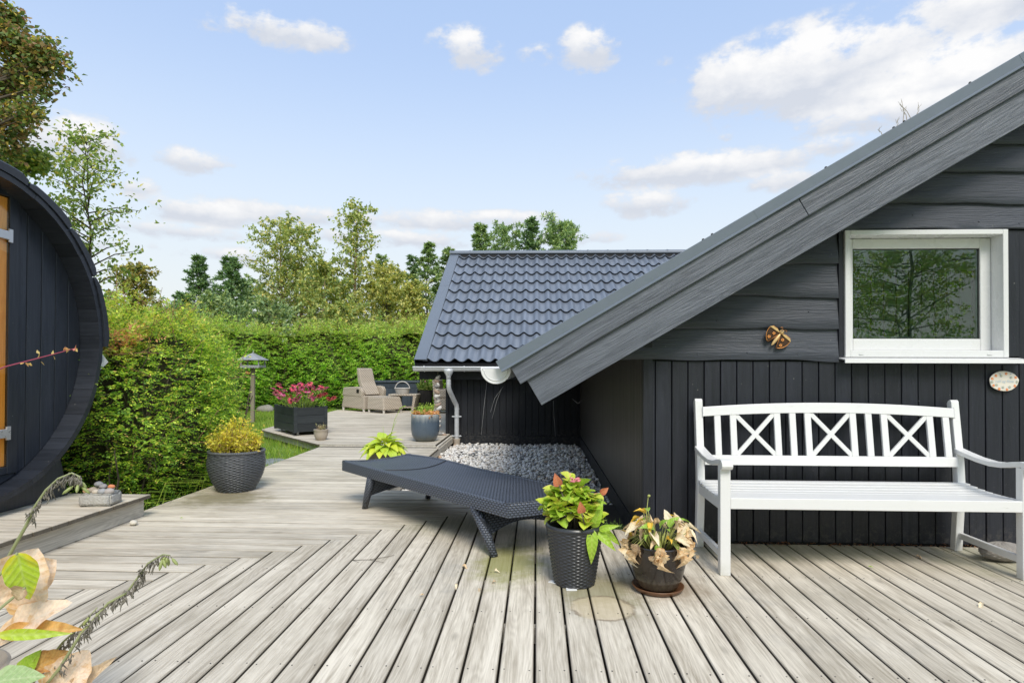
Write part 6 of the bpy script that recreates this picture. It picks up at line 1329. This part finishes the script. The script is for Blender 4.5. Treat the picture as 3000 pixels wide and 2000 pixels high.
# local frame x right, z up; body along z, head up; then tilted to the right
m = MB(); m.ball((0, -.008, -.012), (.014, .012, .062), 12, 10); m.build('body', M_GOLD, bu, True, local=True)
m = MB(); m.ball((0, -.010, .066), (.021, .016, .019), 14, 10); m.build('head', M_GOLD, bu, True, local=True)
for s_ in (-1, 1):
    m = MB(); m.ball((s_*.009, -.024, .071), .006, 8, 6); m.build('eye', M_SCREW, bu, True, local=True)
    m = MB(); m.tube([(s_*.006, -.008, .082), (s_*.014, -.008, .098), (s_*.026, -.008, .100), (s_*.030, -.008, .090), (s_*.022, -.008, .088)], .0016, 6); m.build('antenna', M_COPPER, bu, True, local=True)
    a0_, a1_ = (rad(35), rad(92)); c0 = Vector((0, 0, .05)); R_ = .125
    arc_ = [(s_*math.sin(a)*R_*(1-.18*k), .05-math.cos(a)*R_*(1-.1*k)) for k, a in zip(np.linspace(0, 1, 12), np.linspace(rad(20), rad(88), 12))]
    out = [(0.003*s_, .048)]+arc_+[(s_*.085, .066), (s_*.045, .068)]
    m = MB(); m.prism(out, lambda q: (q[0], -.004, q[1]), lambda q: (q[0], .000, q[1])); m.build('wing', M_BRONZE, bu, local=True)
    m = MB(); m.tube([(q[0], -.004, q[1]) for q in out+[out[0]]], .0030, 6); m.build('wing_rim', M_COPPER, bu, True, local=True)
    m = MB(); m.prism([(s_*.004, .052), (s_*.045, .066), (s_*.088, .063), (s_*.108, .045), (s_*.080, .046), (s_*.045, .047)], lambda q: (q[0], -.0095, q[1]), lambda q: (q[0], -.0045, q[1])); m.build('wing_flash', M_GOLD, bu, local=True)
    for (fx, fz) in ((s_*.045, .018), (s_*.060, -.028)):
        m = MB()
        for k in range(5): a = k*2*PI/5; m.ball((fx+.0085*math.cos(a), -.008, fz+.0085*math.sin(a)), (.0062, .003, .0062), 8, 5)
        m.build('wing_flower', M_COPPER, bu, True, local=True)
for s_, z_ in ((1, .03), (1, .0)): pass
# oval ceramic name sign
sg = thing('oval_name_sign', 'oval cream ceramic name sign with red and blue flowers on the wall', 'sign', (3.308, WY-.018, 1.175))
m = MB(); rr3 = random.Random(5); out = [((.100+.0015*math.sin(5*a+1)+.001*math.sin(9*a))*math.cos(a), (.071+.0012*math.sin(4*a))*math.sin(a)) for a in np.linspace(0, 2*PI, 48, endpoint=False)]
m.prism(out, lambda q: (q[0], -.009, q[1]), lambda q: (q[0], .0, q[1])); m.build('plate', M_CERAMIC, sg, local=True, bevel=.003)
def star(cx, cz, r_, mat, ax):
    m = MB(); m.add([(cx+(r_ if k % 2 == 0 else r_*.48)*math.cos(k*PI/6+ax), -.0104, cz+(r_ if k % 2 == 0 else r_*.48)*math.sin(k*PI/6+ax)) for k in range(12)], [tuple(range(12))[::-1]]); m.build('painted_flower', mat, sg, local=True)
    m = MB(); m.add([(cx+r_*.3*math.cos(k*PI/4), -.0112, cz+r_*.3*math.sin(k*PI/4)) for k in range(8)], [tuple(range(8))[::-1]]); m.build('flower_centre', M_YELLOW, sg, local=True)
for (px, py, mt) in ((1240, 530, 0), (1435, 535, 1), (1628, 450, 0), (1810, 605, 1), (2010, 585, 0), (2055, 770, 1), (1965, 925, 0), (1755, 970, 1), (1660, 1065, 0), (1500, 980, 1), (1350, 1055, 0), (1260, 890, 1), (1125, 915, 0), (1065, 775, 1), (1075, 640, 0)):
    cx_ = (px-1560)/552*.100; cz_ = (735-py)/385*.071
    k = math.hypot(cx_/.100, cz_/.071); k = .86/k if k > .86 else 1
    star(cx_*k, cz_*k, .0125, M_RED if mt == 0 else M_BLUE, px*.01)
for x_ in (-.029, .046): m = MB(); m.ball((x_, -.011, .052), (.006, .004, .006), 10, 6); m.build('screw', M_STEEL, sg, True, local=True)
tx = bpy.data.curves.new('lettering', 'FONT'); tx.body = 'Leif og Ritta'; tx.size = .026; tx.align_x = 'CENTER'; tx.align_y = 'CENTER'; tx.extrude = .0003; tx.shear = .3
to = bpy.data.objects.new('lettering', tx); C.objects.link(to); bpy.context.view_layer.update(); tme = bpy.data.meshes.new_from_object(to); bpy.data.objects.remove(to); tme.materials.clear(); tme.materials.append(M_PALEBLUE)
link('lettering', tme, sg, (.0, -.0107, -.002), rot=(PI/2, 0, 0), local=True)
# bird feeder
bf = thing('bird_feeder', 'zinc roofed bird feeder on a weathered post in the lawn', 'bird feeder', (-7.08, 14.9, GZ))
m = MB(); m.box(-.045, .045, -.04, .04, 0, 1.37); m.build('post', M_POST, bf, local=True, bevel=.008)
m = MB(); zt = 1.56; m.add([(-.29, -.24, zt), (.29, -.24, zt), (.29, .24, zt), (-.29, .24, zt), (0, 0, zt+.17)], [(0, 1, 4), (1, 2, 4), (2, 3, 4), (3, 0, 4)]); m.add([(-.285, -.235, zt-.008), (.285, -.235, zt-.008), (.285, .235, zt-.008), (-.285, .235, zt-.008), (0, 0, zt+.155)], [(4, 1, 0), (4, 2, 1), (4, 3, 2), (4, 0, 3)]); 
for a_, b_ in (((-.29, -.24), (0, 0)), ((.29, -.24), (0, 0)), ((.29, .24), (0, 0)), ((-.29, .24), (0, 0))): m.tube([(a_[0], a_[1], zt), (0, 0, zt+.175)], .008, 6)
m.build('roof', M_ZINC, bf, local=True); m = MB(); m.lathe([(.012, 0), (.016, .02), (.006, .05), (.002, .09)], 10, (0, 0, zt+.17)); m.build('finial', M_ZINC, bf, True, local=True)
for x_ in (-.22, .22):
    for y_ in (-.17, .17): m = MB(); m.box(x_-.012, x_+.012, y_-.012, y_+.012, 1.38, 1.56); m.build('corner_post', M_ZINC, bf, local=True)
m = MB(); m.box(-.235, .235, -.19, .19, 1.37, 1.385)
for y_ in (-.192, .186):
    pts = [(-.235, 1.43)]+[(-.235+.47*i/42, 1.375-.018*abs(math.sin(i/42*PI*7))) for i in range(43)]+[(.235, 1.43)]; m.prism(pts, lambda q: (q[0], y_, q[1]), lambda q: (q[0], y_+.006, q[1]))
m.box(-.241, -.235, -.19, .19, 1.375, 1.43); m.box(.235, .241, -.19, .19, 1.375, 1.43); m.build('tray', M_ZINC, bf, local=True)
m = MB(); m.lathe([(.055, 0), (.075, .01), (.06, .05), (.03, .075), (.008, .085)], 16); o = m.build('hanging_clay_cup', M_TERRA, None, True, at=(0, 0, 0)); o.location = (-7.19, 14.82, 1.08); setp(o, 'small terracotta cup hanging beside the bird feeder post', 'clay cup')
m = MB(); m.tube([(-7.19, 14.82, 1.16), (-7.12, 14.85, 1.20), (-7.08, 14.88, 1.22)], .004, 4); m.build('cord', M_CORD, o, at=(-7.19, 14.82, 1.08))
# storage box
sb = thing('storage_box', 'long slate-blue timber storage box behind the lounge chair', 'storage box', (-4.45, 18.6, UZ))
m = MB(); m.box(-.86, .86, -.28, .30, 0, .76); m.build('carcass', M_BLUEBOX, sb, local=True)
MB().box(-.90, .90, -.33, .33, .765, .83).build('lid', M_BLUEBOX, sb, local=True, bevel=.01)
for i in range(15): x_ = -.84+i*.1125; MB().box(x_, x_+.105, -.297, -.281, .06, .60).build('front_board', M_BLUEBOX, sb, local=True, bevel=.003)
MB().box(-.86, .86, -.301, -.281, .61, .755).build('top_rail', M_BLUEBOX, sb, local=True)
# wicker recliner
rc = thing('wicker_recliner', 'tan wicker recliner chair with reclined tall back and foot part', 'recliner', (-4.72, 17.02, UZ), rz=rad(-37))
def grid_solid(m, sect, n, nm=None): pass
def slab(name, pts2, y0, y1, mat=M_TANWEAVE, parent=rc, bev=.03):
    m = MB(); m.prism(pts2[::-1], lambda q: (q[0], y0, q[1]), lambda q: (q[0], y1, q[1])); return m.build(name, mat, parent, local=True, bevel=bev)
slab('base', [(-.82, .10), (.22, .06), (.22, .42), (-.40, .42), (-.80, .62), (-.78, .40)][::-1][::-1] if False else [(-.84, .10), (.22, .06), (.22, .44), (-.74, .44)], -.36, .36)
slab('armrest', [(-.80, .42), (.12, .40), (.14, .54), (.06, .66), (-.05, .69), (-.74, .66)], -.37, -.25); slab('armrest', [(-.78, .42), (.26, .40), (.28, .60), (.20, .69), (.05, .71), (-.72, .68)], .25, .37)
slab('backrest', [(-.40, .46), (.10, .44), (-.02, .62), (-.20, .92), (-.28, 1.20), (-.72, 1.20), (-.70, .9), (-.62, .62)] if False else [(.02, .44), (.16, .47), (-.08, .82), (-.20, 1.20), (-.30, 1.21), (-.24, .82)], -.24, .24, bev=.02)
fo = thing('wicker_footstool', 'flared tan wicker footstool pushed against the recliner', 'footstool', (-4.20, 16.56, UZ), rz=rad(-37))
m = MB(); n_ = 2
def fs(u, v): return None
for z0_, z1_, a0_, a1_ in ((.085, .43, .43, .33),):
    b0_, b1_ = .34, .30
    m.add([(-a0_+.12, -b0_, z0_), (a0_, -b0_, z0_), (a0_, b0_, z0_), (-a0_+.12, b0_, z0_), (-a1_, -b1_, z1_), (a1_, -b1_, z1_), (a1_, b1_, z1_), (-a1_, b1_, z1_)], [(3, 2, 1, 0), (4, 5, 6, 7), (0, 1, 5, 4), (1, 2, 6, 5), (2, 3, 7, 6), (3, 0, 4, 7)])
m.build('woven_body', M_TANWEAVE, fo, local=True, bevel=.03)
m = MB(); m.grid(lambda u, v: (-.31+.62*u, -.28+.56*v, .430+.022*math.sin(PI*u)*math.sin(PI*v)), 10, 10); m.build('seat_pad', M_TANWEAVE, fo, True, local=True)
for x_ in (-.26, .36):
    for y_ in (-.29, .29): m = MB(); m.tube([(x_, y_, .09), (x_, y_, 0)], [.035, .028], 8); m.build('foot', M_WHITEFOOT, fo, local=True)
for x_, y_ in ((-.78, -.32), (.16, -.32), (-.78, .32), (.16, .32)): m = MB(); m.tube([(x_, y_, .10), (x_, y_, 0)], [.04, .03], 8); m.build('foot', M_WHITEFOOT, rc, local=True)
m = MB(); m.box(-.10, .0, -.385, -.368, .52, .62); m.build('lever_plate', M_BLACKPL, rc, local=True, bevel=.005)
# side table with basket
tb = thing('wicker_side_table', 'low tan wicker side table with a slatted lower shelf', 'side table', (-3.79, 17.3, UZ), rz=rad(0))
MB().box(-.40, .40, -.30, .30, .43, .475).build('table_top', M_TANWEAVE, tb, local=True, bevel=.015)
m = MB(); m.prism([(-.40, .43), (-.33, .43), (-.30, .32), (-.40, .33)], lambda q: (q[0], -.3, q[1]), lambda q: (q[0], .3, q[1])); m.prism([(.30, .43), (.40, .43), (.36, .30), (.31, .0), (.25, .0), (.29, .30)][::-1], lambda q: (q[0], -.29, q[1]), lambda q: (q[0], .29, q[1])); m.prism([(-.26, .43), (-.14, .43), (-.16, .0), (-.20, .0)][::-1], lambda q: (q[0], .0, q[1]), lambda q: (q[0], .29, q[1])); m.build('leg_panel', M_TANWEAVE, tb, local=True)
MB().box(-.22, .34, -.26, .26, .09, .12).build('lower_shelf', M_TANWEAVE, tb, local=True)
for x_ in (-.18, .30): MB().box(x_-.02, x_+.02, -.27, -.23, 0, .09).build('foot', M_BLACKPL, tb, local=True)
bk = thing('white_willow_basket', 'whitewashed willow basket with a hoop handle on the side table', 'basket', (-3.815, 17.12, UZ+.475))
m = MB()
for i in range(9):
    z_ = .008+.145*i/8; r_ = .155+.05*(i/8); nn_ = 72
    m.tube([((r_+.008*math.sin(18*2*PI*k/nn_+PI*(i % 2)))*math.cos(2*PI*k/nn_), (r_+.008*math.sin(18*2*PI*k/nn_+PI*(i % 2)))*.75*math.sin(2*PI*k/nn_), z_) for k in range(nn_+1)], .0095, 5, cap=False)
m.tube([(.218*math.cos(a), .165*math.sin(a), .165) for a in np.linspace(0, 2*PI, 49)], .014, 6, cap=False); m.lathe([(.15, 0), (.15, .006)], 24, sq=.75); m.build('woven_wall', M_WICKW, bk, True, local=True)
m = MB(); m.tube([(.205*math.cos(a), 0, .15+.205*math.sin(a)) for a in np.linspace(0, PI, 25)], .013, 8); m.build('handle', M_WICKW, bk, True, local=True)
# second wicker chair half hidden by the house corner
c2 = thing('wicker_armchair', 'tan wicker armchair partly hidden behind the house corner', 'armchair', (-2.42, 16.6, UZ))
slab('backrest', [(-.36, .35), (-.18, .35), (-.22, .90), (-.40, .90)], -.35, .35, parent=c2); slab('base', [(-.36, .09), (.40, .09), (.42, .42), (-.34, .42)], -.34, .34, parent=c2)
slab('armrest', [(-.3, .42), (.38, .42), (.38, .62), (-.3, .66)], -.36, -.26, parent=c2); slab('armrest', [(-.3, .42), (.38, .42), (.38, .62), (-.3, .66)], .26, .36, parent=c2)
for x_, y_ in ((-.3, -.3), (.34, -.3), (-.3, .3), (.34, .3)): m = MB(); m.tube([(x_, y_, .10), (x_, y_, 0)], [.04, .03], 8); m.build('foot', M_WHITEFOOT, c2, local=True)
# string of hag stones under the eave
hs = thing('hag_stone_string', 'string of holed beach stones hanging from the eave by the downpipe', 'stone garland', (-1.80, 11.0, 1.2))
m = MB(); m.tube([(0, 0, 0), (-.01, 0, -.4), (.01, 0, -1.13)], .003, 4); m.build('cord', M_CORD, hs, local=True)
hm = [one_pebble('hag_stone_a', (.42, .39, .34)), one_pebble('hag_stone_b', (.24, .23, .22)), one_pebble('hag_stone_c', (.60, .58, .54)), one_pebble('hag_stone_d', (.34, .25, .19))]; z_ = -.12
for i in range(17):
    r_ = random.uniform(.030, .052); m = MB(); m.ball((0, 0, 0), (r_*1.25, r_*.9, r_*.75), 10, 7, i+7, .11); o = m.build('hag_stone', hm[(i*7) % 4], hs, True, local=True); o.location = (random.uniform(-.03, .03), random.uniform(-.02, .02), z_); o.rotation_euler = (random.uniform(-.6, .6), random.uniform(-.8, .8), 0); z_ -= r_*1.28
for i in range(4): m = MB(); m.ball((0, 0, 0), (.04, .03, .024), 10, 7, i+57, .11); o = m.build('hag_stone', hm[i], hs, True, local=True); o.location = (.02+.035*i, -.02*(i % 2), -1.135-.006*i)
# fallen leaves and a dry twig on the deck
def gnd(px, py): Y_ = 1.2563*1782.6/(py-1078); return Vector((at(px, Y_), Y_, 0))
LFm = [leaf_me('fallen_leaf', 1, .45, L_WITH[i], .5, 1.0, .12, 6, 4, seed=90+i) for i in range(3)]
for i, (px, py, s_, lab) in enumerate(((1355, 1662, .055, 'curled tan leaf on the deck in front of the lounger'), (1340, 1718, .035, 'small tan leaf lying in a deck gap below the lounger'), (1408, 1728, .03, 'dark dry leaf right of the small tan leaf'), (1242, 1751, .028, 'tiny brown leaf left of the dark dry leaf'),
        (1450, 1676, .035, 'small brown leaf beside the yellow moss stain'), (1455, 1707, .032, 'thin curled leaf below the moss stain'), (2035, 1622, .05, 'rusty brown leaf beside the left bench leg'), (2835, 1747, .05, 'thin orange-brown leaf on the boards before the bench'), (2650, 1612, .05, 'rusty leaf upright by the wall under the bench'), (2518, 1645, .03, 'green sprig on the boards under the bench'), (508, 1533, .03, 'small green leaf on the boards near the step'))):
    g = gnd(px, py); o = link('fallen_leaf', leaf_me('fallen_leaf', 1, .4, L_HYD[1], .2, .8, .05, 6, 4, 99) if 'green' in lab else LFm[i % 3], None, (g.x, g.y, .012)); o.scale = (s_,)*3; o.rotation_euler = (random.uniform(-.2, .3), random.uniform(-.3, .3), random.uniform(0, 6)); setp(o, lab, 'leaf', 'fallen leaves on the deck')
g = [gnd(1030, 1648), gnd(1080, 1646), gnd(1130, 1637), gnd(1155, 1631)]; m = MB(); m.tube([tuple(p+Vector((0, 0, .006))) for p in g], [.002, .0018, .0015, .001], 5); m.tube([tuple(g[1]+Vector((0, 0, .006))), tuple(gnd(1125, 1655)+Vector((0, 0, .008)))], [.0015, .001], 5); m.tube([tuple(g[0]+Vector((0, 0, .006))), tuple(gnd(1048, 1654)+Vector((0, 0, .006)))], [.0015, .001], 5)
setp(m.build('dry_twig', M_BARK, None, True, at=tuple(g[1])), 'thin forked reddish twig on the deck boards', 'twig')
rng = np.random.default_rng(12); n = 420; X_ = rng.uniform(.9, 3.9, n); P = np.stack([X_, 4.44-np.abs(rng.normal(0, .018, n)), rng.uniform(.003, .02, n)], -1)
V, F = leaf_cloud(P, rng.normal(0, 1, (n, 3))*np.array([1, 1, .3]), rng.normal(0, .4, (n, 3))+np.array([0, 0, 1.]), rng.uniform(.01, .035, n), rng.uniform(.003, .012, n), .3)
setp(link('leaf_litter', np_mesh('leaf_litter', V, F, leafmat('rusty_litter', [(0, (.10, .05, .03)), (.6, (.26, .12, .06)), (1, (.36, .26, .16))], gain=1.15))), 'rusty brown litter along the foot of the black wall', 'litter', None, 'stuff')
# long grass blades leaning from the hedge foot over the deck edge
rng = np.random.default_rng(13); m = MB()
for i in range(26):
    y_ = rng.uniform(5.2, 6.4); x_ = -3.62+rng.uniform(-.1, .12); L = rng.uniform(.15, .42); d = rng.normal(0, 1, 2); m.tube([(x_, y_, GZ), (x_+.10*L+.05*d[0], y_+.05*d[1], GZ+L*.7), (x_+L*.9, y_+.25*d[1]*L, GZ+L*.55+.05)], [.0028, .0022, .0007], 4)
setp(m.build('grass_tuft', G['green'], None, at=(-3.6, 5.8, GZ)), 'long grass blades at the hedge foot by the wicker pot', 'grass', None, 'stuff')
for o in list(C.objects):
    if o.type == 'EMPTY' and 'category' not in o and o.get('kind') is None and o.parent is None: print('untagged', o.name)
